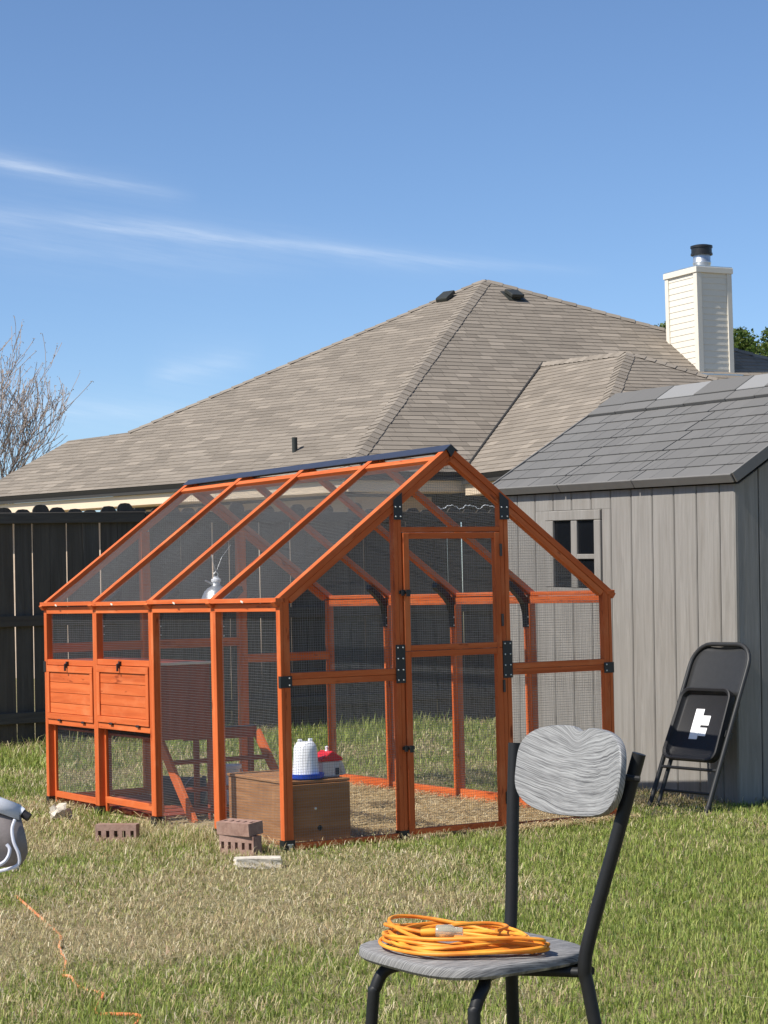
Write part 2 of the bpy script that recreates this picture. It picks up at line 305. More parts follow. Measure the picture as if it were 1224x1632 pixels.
def bxo(name, lo, hi, mat, parent, bevel=0.0015, M=None):
    """axis-aligned board given by its corners; grain along the longest side"""
    lo, hi = Vector(lo), Vector(hi); c = (lo+hi)/2; d = hi-lo; k = max(range(3), key=lambda i: d[i])
    rot = Matrix() if k == 0 else (Matrix.Rotation(R(90), 4, 'Z') if k == 1 else Matrix.Rotation(R(-90), 4, 'Y'))
    ld = rot.to_3x3().inverted() @ d; h = Vector((abs(ld.x), abs(ld.y), abs(ld.z)))/2
    return build(name, MB().box(tuple(-h), tuple(h)), mat, parent, (M or Matrix()) @ T(c) @ rot, bevel=bevel)
def clip_line(poly, p, d):
    """segment of line p+t d inside a convex 2D polygon (ccw)"""
    t0, t1 = -1e9, 1e9
    for i in range(len(poly)):
        a = poly[i]; b = poly[(i+1) % len(poly)]; nx, ny = -(b[1]-a[1]), b[0]-a[0]
        num = nx*(p[0]-a[0]) + ny*(p[1]-a[1]); den = nx*d[0] + ny*d[1]
        if abs(den) < 1e-12:
            if num < 0: return None
            continue
        t = -num/den
        if den > 0: t0 = max(t0, t)
        else: t1 = min(t1, t)
    return (t0, t1) if t1 - t0 > 1e-4 else None
PITCH_W, WR = 0.0127, 0.00052
def wire_panel(name, org, ux, uy, poly, parent, jit=0.0):
    """hardware cloth: each wire a thin square rod, woven flat in the plane org + a ux + b uy"""
    org, ux, uy = Vector(org), Vector(ux).normalized(), Vector(uy).normalized(); n = ux.cross(uy)
    mb = MB(); xs = [p[0] for p in poly]; ys = [p[1] for p in poly]; ph = rnd.random(); sag = 0.004
    for ax in (0, 1):
        lo, hi = (min(xs), max(xs)) if ax == 0 else (min(ys), max(ys))
        k = math.floor(lo/PITCH_W) + ph
        while k*PITCH_W < hi:
            s = k*PITCH_W; k += 1
            p = (s, 0) if ax == 0 else (0, s); d = (0, 1) if ax == 0 else (1, 0)
            c = clip_line(poly, p, d)
            if not c: continue
            pts = []
            m = max(1, int((c[1]-c[0])/0.25))
            for i in range(m+1):
                tt = c[0]+(c[1]-c[0])*i/m; a = p[0]+d[0]*tt; b = p[1]+d[1]*tt
                wv = math.sin(a*7+ph*9)*math.sin(b*6+ph*5)*sag
                pts.append(org + ux*(a+wv*0.25) + uy*(b+wv*0.35) + n*(wv + (WR if ax else -WR)))
            base = len(mb.v); o1 = (uy if ax else ux)*WR; o2 = n*WR
            for q in pts:
                for e in (o1, o2, -o1, -o2): mb.v.append(tuple(q+e))
            for i in range(m):
                for j in range(4): mb.f.append((base+4*i+j, base+4*i+(j+1) % 4, base+4*i+4+(j+1) % 4, base+4*i+4+j))
    M = T(org); Mi = M.inverted(); mb.v = [tuple(Mi @ Vector(q)) for q in mb.v]
    return build(name, mb, 'wire', parent, M)
def rect(a0, b0, a1, b1): return [(a0, b0), (a1, b0), (a1, b1), (a0, b1)]
def big_mesh(name, V, F, mat, tint=None, parent=None):
    """numpy mesh of triangles or quads with a per-vertex tint"""
    m = bpy.data.meshes.new(name); k = F.shape[1]
    m.vertices.add(len(V)); m.vertices.foreach_set('co', np.ascontiguousarray(V, dtype=np.float32).ravel())
    m.loops.add(F.size); m.loops.foreach_set('vertex_index', np.ascontiguousarray(F, dtype=np.int32).ravel())
    m.polygons.add(len(F)); m.polygons.foreach_set('loop_start', np.arange(0, F.size, k, dtype=np.int32))
    m.update(calc_edges=True)
    if tint is not None:
        a = m.attributes.new('tint', 'FLOAT_COLOR', 'POINT'); c = np.ones((len(V), 4), np.float32); c[:, :3] = tint; a.data.foreach_set('color', c.ravel())
    m.materials.append(MAT[mat])
    return link(name, m, parent)
def tint_mesh(m, col):
    a = m.attributes.new('tint', 'FLOAT_COLOR', 'POINT')
    for d in a.data: d.color = (*col, 1)

# ------------------------------------------------------------------ ground
gm = MB(); gm.add([(-900, -900, 0), (900, -900, 0), (900, 900, 0), (-900, 900, 0)], [(0, 1, 2, 3)])
ground = build('ground', gm, 'soil'); ground['kind'] = 'structure'
bd = MB(); bd.add([(0.04, 0.04, 0.005), (1.86, 0.04, 0.005), (1.86, 2.82, 0.005), (0.04, 2.82, 0.005)], [(0, 1, 2, 3)])
bed = build('bedding_floor', bd, 'bedding_dirt'); bed['kind'] = 'structure'

# ------------------------------------------------------------------ wooden fence along y = 7.2
FY = 7.2
fence = thing('wooden_fence', 'weathered dark grey wooden picket fence running behind the orange coop', 'fence', T(3.5, FY, 0))
x = 0.0; pk = 0
picket_meshes = []
for i in range(5):
    h = 1.895 + 0.012*i; w = 0.139
    pts = [(-w/2, 0, 0.02), (w/2, 0, 0.02), (w/2, 0, h-0.045), (w/2-0.012, 0, h-0.022), (w/2-0.032, 0, h-0.004), (0, 0, h), (-w/2+0.032, 0, h-0.004), (-w/2+0.012, 0, h-0.022), (-w/2, 0, h-0.045)]
    mbp = MB().prism(pts, (0, 0.016, 0)); picket_meshes.append(mbp.mesh('picket', 'fence_wood'))
x = -1.2
while x < 9.0:
    M = T(x, FY + rnd.uniform(-0.003, 0.003), rnd.uniform(-0.025, 0.02)) @ Matrix.Rotation(rnd.uniform(-0.006, 0.006), 4, 'Y') @ Matrix.Rotation(rnd.uniform(-0.02, 0.02), 4, 'Z')
    link('picket', rnd.choice(picket_meshes), fence, M); x += 0.1445 + (0.004 if rnd.random() < 0.3 else 0) + (0.005 if rnd.random() < 0.12 else 0)
def fence_rail(x0, x1, z0, z1, zt=0.07):
    # rail boards: fence grain is along local z
    c = Vector(((x0+x1)/2, FY-0.022, (z0+z1)/2)); L = x1-x0; a = math.atan2(z1-z0, L)
    build('rail', MB().box((-0.02, -0.044, -L/2), (0.02, 0.044, L/2)), 'fence_wood', fence, T(c) @ Matrix.Rotation(-a, 4, 'Y') @ Matrix.Rotation(R(90), 4, 'Y') @ Matrix.Rotation(R(90), 4, 'Z'), bevel=0.004)
for (x0, x1, za, zb) in ((-1.3, 2.62, 1.80, 1.835), (2.625, 5.05, 1.835, 1.83), (5.055, 9.05, 1.835, 1.80)):
    fence_rail(x0, x1, za, zb); fence_rail(x0, x1, za-0.80, zb-0.82); fence_rail(x0, x1, za-1.57, zb-1.58)
for px_ in (-0.35, 2.1, 4.55, 7.0):
    build('fence_post', MB().box((-0.045, -0.045, 0), (0.045, 0.045, 1.80)), 'fence_wood', fence, T(px_, FY+0.066, 0), bevel=0.004)

# ------------------------------------------------------------------ neighbour's house
def hv(*a): return Vector(a)
HA = hv(14.543, 19.695, 6.271); HK = hv(8.963, 14.803, 2.75)
Hl = hv(6.45, 22.09, 2.75); Ha = hv(8.821, 21.245, 3.757); Hb = hv(8.316, 22.426, 3.709); Hr = hv(24.4, 13.72, 2.75)
V1 = hv(13.888, 17.227, 4.595); Ve = hv(10.640, 14.62, 2.700); K2 = hv(10.399, 11.554, 2.687); P2 = hv(13.489, 14.634, 4.461); Q2 = hv(14.427, 13.616, 3.948); R2 = hv(16.9, 11.1, 2.687)
house = thing('brick_house', 'neighbouring house with grey-brown shingled hip roof behind the fence', 'house', T(14, 18, 0))
deck = MB()
def deck_poly(pts, th=0.10):
    P = [Vector(p) for p in pts]; n = (P[1]-P[0]).cross(P[2]-P[0]).normalized()
    if n.z < 0: P = P[::-1]; n = -n
    deck.prism([p - n*(th+0.004) for p in P], n*th)
FACETS = [
    ('left', [HK, HA, Ha, HK + (Hl-HK)*0.62], Hl-HK), ('left2', [HK + (Hl-HK)*0.62, Ha, Hb, Hl], Hl-HK),
    ('front', [HK, Hr, HA], Hr-HK), ('wing_left', [K2, P2, V1, Ve], Ve-K2), ('wing_front', [K2, R2, Q2, P2], R2-K2)]
# put the split point of the left facet on the eave line straight under the kink
def foot(p, a, b): d = (b-a).normalized(); return a + d*((p-a).dot(d))
sp = foot(Ha, HK, Hl); FACETS[0] = ('left', [HK, HA, Ha, sp], Hl-HK); FACETS[1] = ('left2', [sp, Ha, Hb, Hl], Hl-HK)
for nm, P, e in FACETS: deck_poly(P)
# far slopes close the roof
deck_poly([HA, hv(11.5, 27.0, 2.75), Ha]); deck_poly([Ha, hv(11.5, 27.0, 2.75), Hb]); deck_poly([HA, Hr, hv(21, 27.0, 2.75)]); deck_poly([HA, hv(21, 27.0, 2.75), hv(11.5, 27.0, 2.75)]); deck_poly([Q2, R2, hv(17.4, 15.6, 2.9), V1])
deck_poly([P2, Q2, V1])
roof = build('roof', deck, 'flashing_dark', house)
def sh_clip(poly, clip):
    out = poly
    for i in range(len(clip)):
        a, b = clip[i], clip[(i+1) % len(clip)]; inp = out; out = []
        if not inp: return []
        sd = lambda p: (b[0]-a[0])*(p[1]-a[1]) - (b[1]-a[1])*(p[0]-a[0])
        for j in range(len(inp)):
            p, q = inp[j], inp[(j+1) % len(inp)]; sp_, sq = sd(p), sd(q)
            if sp_ >= 0: out.append(p)
            if (sp_ >= 0) != (sq >= 0): t_ = sp_/(sp_-sq); out.append((p[0]+(q[0]-p[0])*t_, p[1]+(q[1]-p[1])*t_))
    return out
EXPO, THK = 0.122, 0.0105
TINTS = [tuple(np.array((0.268, 0.230, 0.186))*k) for k in (0.78, 0.88, 0.95, 1.0, 1.06, 1.15, 1.28)]
TW = [2, 3, 4, 4, 3, 2, 1]
WID = (0.20, 0.27, 0.34, 0.43)
tab_cache = {}
def tab_mesh(wi, ti):
    if (wi, ti) not in tab_cache:
        w = WID[wi]-0.004; mb = MB(); mb.add([(0, 0, THK), (w, 0, THK), (w, EXPO, 0.003), (0, EXPO, 0.003), (0, 0, 0), (w, 0, 0)], [(0, 1, 2, 3), (4, 5, 1, 0), (4, 0, 3), (5, 2, 1)])
        m = mb.mesh('shingle', 'shingle'); tint_mesh(m, TINTS[ti]); tab_cache[(wi, ti)] = m
    return tab_cache[(wi, ti)]
tabs = []; restV, restF, restC = [], [], []
for nm, P, e in FACETS:
    n = (P[1]-P[0]).cross(P[2]-P[0]).normalized(); n = n if n.z > 0 else -n
    u = e.normalized(); v = n.cross(u).normalized()
    if v.z < 0: u = -u; v = n.cross(u).normalized()
    o = P[0].copy(); q = [((p-o).dot(u), (p-o).dot(v)) for p in P]
    area = sum(q[i][0]*q[(i+1) % len(q)][1]-q[(i+1) % len(q)][0]*q[i][1] for i in range(len(q)))
    if area < 0: q = q[::-1]
    u0_, u1_ = min(a[0] for a in q), max(a[0] for a in q); v0_, v1_ = min(a[1] for a in q), max(a[1] for a in q)
    row = v0_ - 0.02
    while row < v1_:
        uu = u0_ - rnd.random()*0.4; lean = rnd.uniform(-0.003, 0.003)
        while uu < u1_:
            wi = rnd.choice((0, 1, 1, 2, 2, 3)); ti = rnd.choices(range(7), TW)[0]; w = WID[wi]-0.004
            rc = [(uu, row), (uu+w, row), (uu+w, row+EXPO), (uu, row+EXPO)]
            c = sh_clip(rc, q)
            if len(c) >= 3:
                full = len(c) == 4 and all(min(abs(a[0]-b[0])+abs(a[1]-b[1]) for b in c) < 1e-6 for a in rc)
                W_ = o + u*(uu+w/2) + v*(row+EXPO/2)
                tabs.append((full, nm, (W_-CAM).length, o, u, v, n, uu, row, wi, ti, c))
            uu += WID[wi]
        row += EXPO
# nearest whole shingles that nothing hides become pieces of their own
def vis(tb):
    full, nm, dist, o, u, v, n, uu, row, wi, ti, c = tb
    if not full: return False
    W_ = o + u*(uu+0.15) + v*(row+0.06); d = W_-CAM; zc = d.dot(fw); xx = 612+3300*d.dot(cr)/zc; yy = 816-3300*d.dot(cu)/zc
    if not (0 < xx < 1060): return False
    roofline = 775-(xx-300)*0.137 if 300 < xx < 716 else (717+(xx-716)*0.9 if xx >= 716 else 775)
    if nm == 'front' and xx > 745+(745-yy)*0.72: return False
    if nm.startswith('wing') and yy > 772-(xx-800)*0.62: return False
    return yy < roofline-6
cand = sorted([tb for tb in tabs if vis(tb)], key=lambda tb: tb[2]/WID[tb[9]]**0.5)[:300]
chosen = set(id(tb) for tb in cand)
for tb in tabs:
    full, nm, dist, o, u, v, n, uu, row, wi, ti, c = tb
    if id(tb) in chosen:
        p = o + u*uu + v*row
        link('shingle', tab_mesh(wi, ti), roof, Matrix(((u.x, v.x, n.x, p.x), (u.y, v.y, n.y, p.y), (u.z, v.z, n.z, p.z), (0, 0, 0, 1))))
        continue
    b = len(restV); k = len(c); hz = lambda vv: THK*(1-(vv-row)/EXPO)+0.003*(vv-row)/EXPO
    for (a_, b_) in c: restV.append(o+u*a_+v*b_+n*hz(b_))
    restF.append(tuple(range(b, b+k))); restC += [TINTS[ti]]*k
    lo_ = [i for i in range(k) if abs(c[i][1]-row) < 1e-6]
    if len(lo_) == 2:
        b2 = len(restV); i, j = lo_
        for m_ in (i, j): restV.append(o+u*c[m_][0]+v*c[m_][1]); restC.append(TINTS[ti])
        restF.append((b+i, b+j, b2+1, b2))
mm = bpy.data.meshes.new('shingles'); mm.from_pydata([tuple(p) for p in restV], [], restF); mm.update(); mm.materials.append(MAT['shingle'])
at = mm.attributes.new('tint', 'FLOAT_COLOR', 'POINT'); cc_ = np.ones((len(restV), 4), np.float32); cc_[:, :3] = np.array(restC); at.data.foreach_set('color', cc_.ravel())
so = link('shingle_field', mm, roof); so['kind'] = 'stuff'
# folded cap shingles on hips and ridges
def caps(p0, p1, na, nb, wa=0.125, step=0.15):
    d = p1-p0; L = d.length; d = d.normalized(); na = na.normalized(); nb = nb.normalized()
    ta = d.cross(na).normalized(); tb_ = d.cross(nb).normalized()
    up = (na+nb).normalized()
    for s in (ta, tb_): pass
    mid = (ta+tb_)
    if ta.z > 0: ta = -ta
    if tb_.z > 0: tb_ = -tb_
    k = int(L/step); me = MB()
    me.add([(0, 0, 0)], [])
    x = d; z = up; y = z.cross(x).normalized(); z = x.cross(y)
    Mx = Matrix(((x.x, y.x, z.x, 0), (x.y, y.y, z.y, 0), (x.z, y.z, z.z, 0), (0, 0, 0, 1))); Mi = Mx.inverted()
    la, lb = Mi @ ta, Mi @ tb_; me = MB()
    lift0, lift1 = 0.024, 0.012
    pts = [la*wa+hv(0, 0, lift0), hv(0, 0, lift0+0.006), lb*wa+hv(0, 0, lift0), la*wa+hv(step*1.05, 0, lift1), hv(step*1.05, 0, lift1+0.006), lb*wa+hv(step*1.05, 0, lift1), la*wa+hv(0, 0, lift0-0.02), hv(0, 0, lift0-0.016), lb*wa+hv(0, 0, lift0-0.02)]
    me.add(pts, [(0, 3, 4, 1), (1, 4, 5, 2), (0, 1, 7, 6), (1, 2, 8, 7)]); mesh = me.mesh('hip_cap', 'shingle_cap')
    for i in range(k):
        p = p0 + d*(i*step); link('hip_cap', mesh, roof, T(p) @ Mx @ T(0, rnd.uniform(-0.006, 0.006), 0))
def fn(i):
    P = FACETS[i][1]; n = (P[1]-P[0]).cross(P[2]-P[0]).normalized(); return n if n.z > 0 else -n
nL, nF, nWL, nWF = fn(0), fn(2), fn(3), fn(4)
d_v = (Ve-V1).normalized(); build('valley_flashing', MB().tube([V1+hv(0, 0, 0.02), Ve+hv(0, 0, 0.02)], 0.017, 6), 'flashing_dark', house)
caps(HK, HA, nL, nF); caps(K2, P2, nWL, nWF); caps(V1, P2, nWL, hv(0.5, 0.1, 0.85), 0.13); caps(R2+(Q2-R2)*0.2, P2, nWF, hv(0.5, 0.2, 0.85), 0.12)
caps(Ha, HA, nL, hv(0.25, 0.6, 0.76), 0.12, 0.2); caps(HK+(Hr-HK)*0.0+(Hr-HK), HA, nF, hv(0.5, 0.5, 0.7), 0.12, 0.25)
# fascia boards with dark drip edge, soffit and walls
def eave(a, b, inward):
    d = (b-a).normalized(); inward = Vector(inward).normalized()
    M = lambda p, q: frame(p, q)
    L = (b-a).length
    def bd_(name, off_in, off_z, w, h, mat):
        c = (a+b)/2 + inward*off_in + hv(0, 0, off_z)
        build(name, MB().box((-L/2, -w/2, -h/2), (L/2, w/2, h/2)), mat, house, T(c) @ Matrix.Rotation(math.atan2(d.y, d.x), 4, 'Z'))
    bd_('drip_edge', 0.030, -0.085, 0.05, 0.040, 'flashing_dark'); bd_('fascia', 0.07, -0.180, 0.03, 0.145, 'fascia_paint'); bd_('soffit', 0.32, -0.250, 0.47, 0.012, 'fascia_paint')
    c = (a+b)/2 + inward*0.62; build('wall', MB().box((-L/2+0.3, -0.08, 0), (L/2-0.3, 0.08, 2.45)), 'house_wall', house, T(c.x, c.y, 0) @ Matrix.Rotation(math.atan2(d.y, d.x), 4, 'Z'))
eave(HK, Hl, hv(0.945, 0.326, 0)); eave(HK, HK+(Hr-HK)*0.12, hv(0.07, 1, 0)); eave(K2, Ve, hv(1, -0.08, 0)); eave(K2, R2, hv(0.07, 1, 0))
# chimney
cdx = hv(math.cos(R(4)), -math.sin(R(4)), 0); cdy = hv(math.sin(R(4)), math.cos(R(4)), 0)
CN = hv(16.741, 16.967, 4.555); CW, CD_, CH = 0.66, 0.85, 1.67
MC = Matrix(((cdx.x, cdy.x, 0, CN.x), (cdx.y, cdy.y, 0, CN.y), (0, 0, 1, CN.z-0.9), (0, 0, 0, 1)))       # local origin 0.9 below the near corner
CT = CH+0.9
chim = build('chimney', MB().box((0.012, 0.012, 0), (CW-0.012, CD_-0.012, CT-0.02)), 'cream_paint', house, MC)
bw = 0.098
def lap(Lw, z, flip):
    mb = MB()
    if flip: mb.add([(0, -0.010, 0), (Lw, -0.010, 0), (Lw, -0.003, bw*1.03), (0, -0.003, bw*1.03), (0, 0.01, 0), (Lw, 0.01, 0), (Lw, 0.01, bw*1.03), (0, 0.01, bw*1.03)], [(0, 1, 2, 3), (4, 5, 1, 0), (3, 2, 6, 7), (0, 3, 7, 4), (1, 5, 6, 2)])
    return mb
lmx = lap(CW-0.16, 0, True).mesh('siding_board', 'cream_paint'); lmy = lap(CD_-0.16, 0, True).mesh('siding_board', 'cream_paint')
z = 0.55
while z < CT-0.11:
    link('siding_board', lmx, chim, MC @ T(0.08, 0.012, z)); link('siding_board', lmy, chim, MC @ T(0.012, CD_-0.08, z) @ Matrix.Rotation(R(-90), 4, 'Z')); z += bw
for (lo, hi) in (((-0.014, -0.014, 0.3), (0.082, 0.012, CT-0.092)), ((-0.014, 0.0125, 0.3), (0.012, 0.082, CT-0.092)), ((CW-0.08, -0.014, 0.3), (CW+0.012, 0.012, CT-0.092)), ((-0.014, CD_-0.08, 0.3), (0.012, CD_+0.012, CT-0.092)), ((CW-0.012, -0.012, 0.3), (CW+0.014, 0.07, CT-0.092)),
                 ((-0.03, -0.03, CT-0.091), (CW+0.03, 0.012, CT)), ((-0.03, 0.0125, CT-0.091), (0.012, CD_+0.03, CT)), ((CW-0.012, 0.0125, CT-0.091), (CW+0.03, CD_+0.03, CT))):
    build('trim_board', MB().box(lo, hi), 'cream_paint', chim, MC, bevel=0.004)
build('chase_cover', MB().box((-0.02, -0.02, 0), (CW+0.02, CD_+0.02, 0.015)), 'galvanised', chim, MC @ T(0, 0, CT+0.002))
build('flashing', MB().box((-0.06, -0.10, 0.84), (CW+0.12, -0.015, 0.862)), 'galvanised', chim, MC)
FM = MC @ T(0.37, 0.36, CT+0.017)
build('flue_pipe', MB().lathe([(0.14, 0), (0.14, 0.09), (0.148, 0.10), (0.148, 0.12), (0.14, 0.13), (0.14, 0.30)], 28), 'galvanised', chim, FM, smooth=True)
build('flue_cap', MB().lathe([(0.0, 0.355), (0.12, 0.35), (0.172, 0.335), (0.178, 0.335), (0.178, 0.30), (0.166, 0.30), (0.166, 0.215), (0.176, 0.215), (0.176, 0.185), (0.15, 0.185), (0.15, 0.20)], 28), 'black_metal', chim, FM @ T(0, 0, 0.05), smooth=True)
# roof vents and a soil pipe
def roof_vent(p, n, tdir):
    z = n; x = (tdir - z*tdir.dot(z)).normalized(); y = z.cross(x); M = Matrix(((x.x, y.x, z.x, p.x), (x.y, y.y, z.y, p.y), (x.z, y.z, z.z, p.z), (0, 0, 0, 1))) @ Matrix.Scale(0.78, 4)
    b = build('roof_vent', MB().prism([(-0.15, -0.17, 0.07), (0.15, -0.17, 0.07), (0.15, 0.14, 0.05), (0.15, 0.17, 0.02), (-0.15, 0.17, 0.02), (-0.15, 0.14, 0.05)], (0, 0, 0.075)), 'vent_plastic', house, M, bevel=0.012)
    build('vent_base', MB().box((-0.11, -0.13, 0), (0.11, 0.12, 0.09)), 'vent_plastic', b, M); build('vent_flange', MB().box((-0.2, -0.18, 0.012), (0.2, 0.24, 0.02)), 'vent_plastic', b, M)
roof_vent(hv(13.80, 19.72, 5.90), nL, (Hl-HK)); roof_vent(hv(14.719, 19.151, 5.92), nF, (Hr-HK))
build('soil_pipe', MB().tube([(0, 0, -0.1), (0, 0, 0.19)], 0.038, 14), 'vent_plastic', house, T(9.164, 16.507, 3.14), smooth=True)

# ------------------------------------------------------------------ grey resin shed
SH = T(2.80, 0.13, 0) @ Matrix.Rotation(R(-4), 4, 'Z') @ Matrix.Rotation(R(1.4), 4, 'X')
shed = thing('garden_shed', 'grey resin garden shed with shingle-look roof and small window beside the coop', 'shed', SH)
SL, SWd, EZ = 2.46, 1.90, 1.70
core = build('wall', MB().box((0.022, 0.022, -0.12), (SWd-0.022, SL-0.022, EZ+0.03)), 'shed_gap', shed, SH)
def plank_y(y0, y1, z0, z1, xf=0.0, nm='wall_plank'):
    g = 0.0042; w = y1-y0; mb = MB().prism([(0.022, y0+g, 0), (0.006, y0+g, 0), (0.0, y0+g+0.005, 0), (0.0, y1-g-0.005, 0), (0.006, y1-g, 0), (0.022, y1-g, 0)][::-1], (0, 0, z1-z0))
    build(nm, mb, 'shed_wall', core, SH @ T(xf, 0, z0))
ys = [-0.0, 0.135] + [0.135+0.2105*i for i in range(1, 12)]
ys = [y_ for y_ in ys if y_ < SL] + [SL]
WY0, WY1, WZ0, WZ1 = 1.287, 1.898, 1.075, 1.594
for i in range(len(ys)-1):
    a_, b_ = ys[i], ys[i+1]
    if b_ <= WY0+0.001 or a_ >= WY1-0.001: plank_y(a_, b_, -0.1, EZ)
    else:
        plank_y(max(a_, a_), b_, WZ1+0.003, EZ); plank_y(a_, b_, -0.1, WZ0-0.003)
        if a_ < WY0: plank_y(a_, WY0-0.001, WZ0-0.002, WZ1+0.002)
        if b_ > WY1: plank_y(WY1+0.001, b_, WZ0-0.002, WZ1+0.002)
xs = [0.0, 0.16] + [0.16+0.2105*i for i in range(1, 10)]
xs = [x_ for x_ in xs if x_ < SWd] + [SWd]
slope = 0.62
for i in range(len(xs)-1):
    g = 0.0035; a_, b_ = xs[i]+g, xs[i+1]-g; za = EZ + slope*min(a_+0.02, SWd-a_+0.02)-0.03; zb = EZ + slope*min(b_+0.02, SWd-b_+0.02)-0.03
    mb = MB().prism([(a_, 0.0, -0.1), (b_, 0.0, -0.1), (b_, 0.0, zb), (a_, 0.0, za)], (0, 0.022, 0)); build('wall_plank', mb, 'shed_wall', core, SH, bevel=0.003)
build('corner_post', MB().tube([(0.02, 0.02, -0.1), (0.02, 0.02, EZ)], 0.021, 16), 'shed_wall', core, SH, smooth=True)
win = build('window', MB().box((0.012, WY0+0.02, WZ0+0.02), (0.0215, WY1-0.02, WZ1-0.02)), 'shed_trim', shed, SH)
fr = [((-0.012, WY0, WZ1-0.060), (0.012, WY1, WZ1)), ((-0.012, WY0, WZ0), (0.012, WY1, WZ0+0.055)), ((-0.0118, WY0, WZ0+0.056), (0.012, WY0+0.066, WZ1-0.061)), ((-0.0118, WY1-0.090, WZ0+0.056), (0.012, WY1, WZ1-0.061))]
for lo, hi in fr: build('window_frame', MB().box(lo, hi), 'shed_wall', win, SH, bevel=0.004)
PYS = ((1.357, 1.543), (1.612, 1.804)); PZS = ((1.134, 1.300), (1.334, 1.530))
build('muntin', MB().box((-0.008, 1.545, WZ0+0.056), (0.0118, 1.61, WZ1-0.061)), 'shed_wall', win, SH, bevel=0.003)
for a_, b_ in ((1.354, 1.5445), (1.6105, 1.807)): build('muntin', MB().box((-0.0078, a_, 1.302), (0.0118, b_, 1.332)), 'shed_wall', win, SH, bevel=0.003)
for (a_, b_) in ((1.3535, 1.5445), (1.6105, 1.8075)):
    for (c_, d_) in ((WZ0+0.056, 1.3015), (1.3325, WZ1-0.0615)): build('pane', MB().box((0.006, a_, c_), (0.0118, b_, d_)), 'dark_glass', win, SH)
# roof: boards of moulded tiles on two slopes
RL0, RL1, RW = -0.05, SL+0.06, SWd/2+0.05
ca = math.atan(slope); SLN = RW/math.cos(ca)
RM = SH @ T(-0.05, RL0, EZ+0.045) @ Matrix.Rotation(-ca, 4, 'Y')       # local x up the slope, local y along the eave
sroof = build('roof', MB().box((0.0, 0.0, -0.034), (SLN, RL1-RL0, -0.004)), 'shed_gap', shed, RM)
RM2 = SH @ T(SWd+0.05, RL0, EZ+0.045) @ Matrix.Rotation(R(180)+ca, 4, 'Y') @ Matrix.Scale(-1, 4, (0, 0, 1))
build('far_slope', MB().box((0.0, 0.0, -0.034), (SLN, RL1-RL0, -0.004)), 'shed_trim', sroof, SH @ T(SWd/2, RL0, EZ+0.045+slope*RW) @ Matrix.Rotation(ca, 4, 'Y'))
RT = RL1-RL0; nrow = 8; rh = 0.90/nrow; seams = (0.93, 1.72)
for r_ in range(nrow):
    cuts = [0.0]; y_ = rnd.uniform(0.05, 0.25)
    sm = [s_ + 0.045*(r_ % 2) + 0.02*r_ for s_ in seams]
    while y_ < RT-0.04:
        if all(abs(y_-s_) > 0.05 for s_ in sm): cuts.append(y_)
        y_ += rnd.choice((0.075, 0.13, 0.17, 0.22))
    cuts += sm + [RT]; cuts = sorted(cuts)
    for i in range(len(cuts)-1):
        g0 = 0.006 if cuts[i] in sm else 0.0018; g1 = 0.006 if cuts[i+1] in sm else 0.0018
        a_, b_ = cuts[i]+g0, cuts[i+1]-g1; zt = rnd.uniform(-0.001, 0.001)
        if b_-a_ < 0.015: continue
        mb = MB().prism([(r_*rh, a_, 0.008+zt), (r_*rh, a_, -0.003), ((r_+1)*rh-0.0005, a_, -0.003), ((r_+1)*rh-0.0005, a_, 0.002+zt)][::-1], (0, b_-a_, 0))
        build('roof_tile', mb, 'shed_roof', sroof, RM)
for (a_, b_) in ((0.0, 0.925), (0.933, 1.715), (1.723, RT)):
    mb = MB().prism([(-0.012, a_, -0.040), (-0.012, a_, 0.010), (-0.002, a_, 0.013), (-0.002, a_, -0.040)], (0, b_-a_, 0)); build('eave_trim', mb, 'shed_trim', sroof, RM, bevel=0.002)
build('rake_trim', MB().box((0.0, -0.014, -0.045), (SLN, -0.001, 0.014)), 'shed_trim', sroof, RM, bevel=0.002)
build('rake_trim', MB().box((0.0, RT+0.001, -0.045), (SLN, RT+0.014, 0.014)), 'shed_trim', sroof, RM, bevel=0.002)
# ridge section, raised a little, with translucent skylights
cut2 = [0.0, 0.50, 0.80, 1.08, 1.50, 1.90, 2.25, RT]
for i in range(len(cut2)-1):
    build('ridge_tile', MB().box((0.905, cut2[i]+0.003, -0.002), (1.0, cut2[i+1]-0.003, 0.020+0.002*(i % 2))), 'shed_roof', sroof, RM, bevel=0.003)
    sky_ = i in (2, 4)
    build('skylight' if sky_ else 'ridge_tile', MB().box((1.003, cut2[i]+0.003, -0.002), (SLN-0.004, cut2[i+1]-0.003, 0.026+0.003*(i % 2))), 'skylight' if sky_ else 'shed_roof', sroof, RM, bevel=0.003)

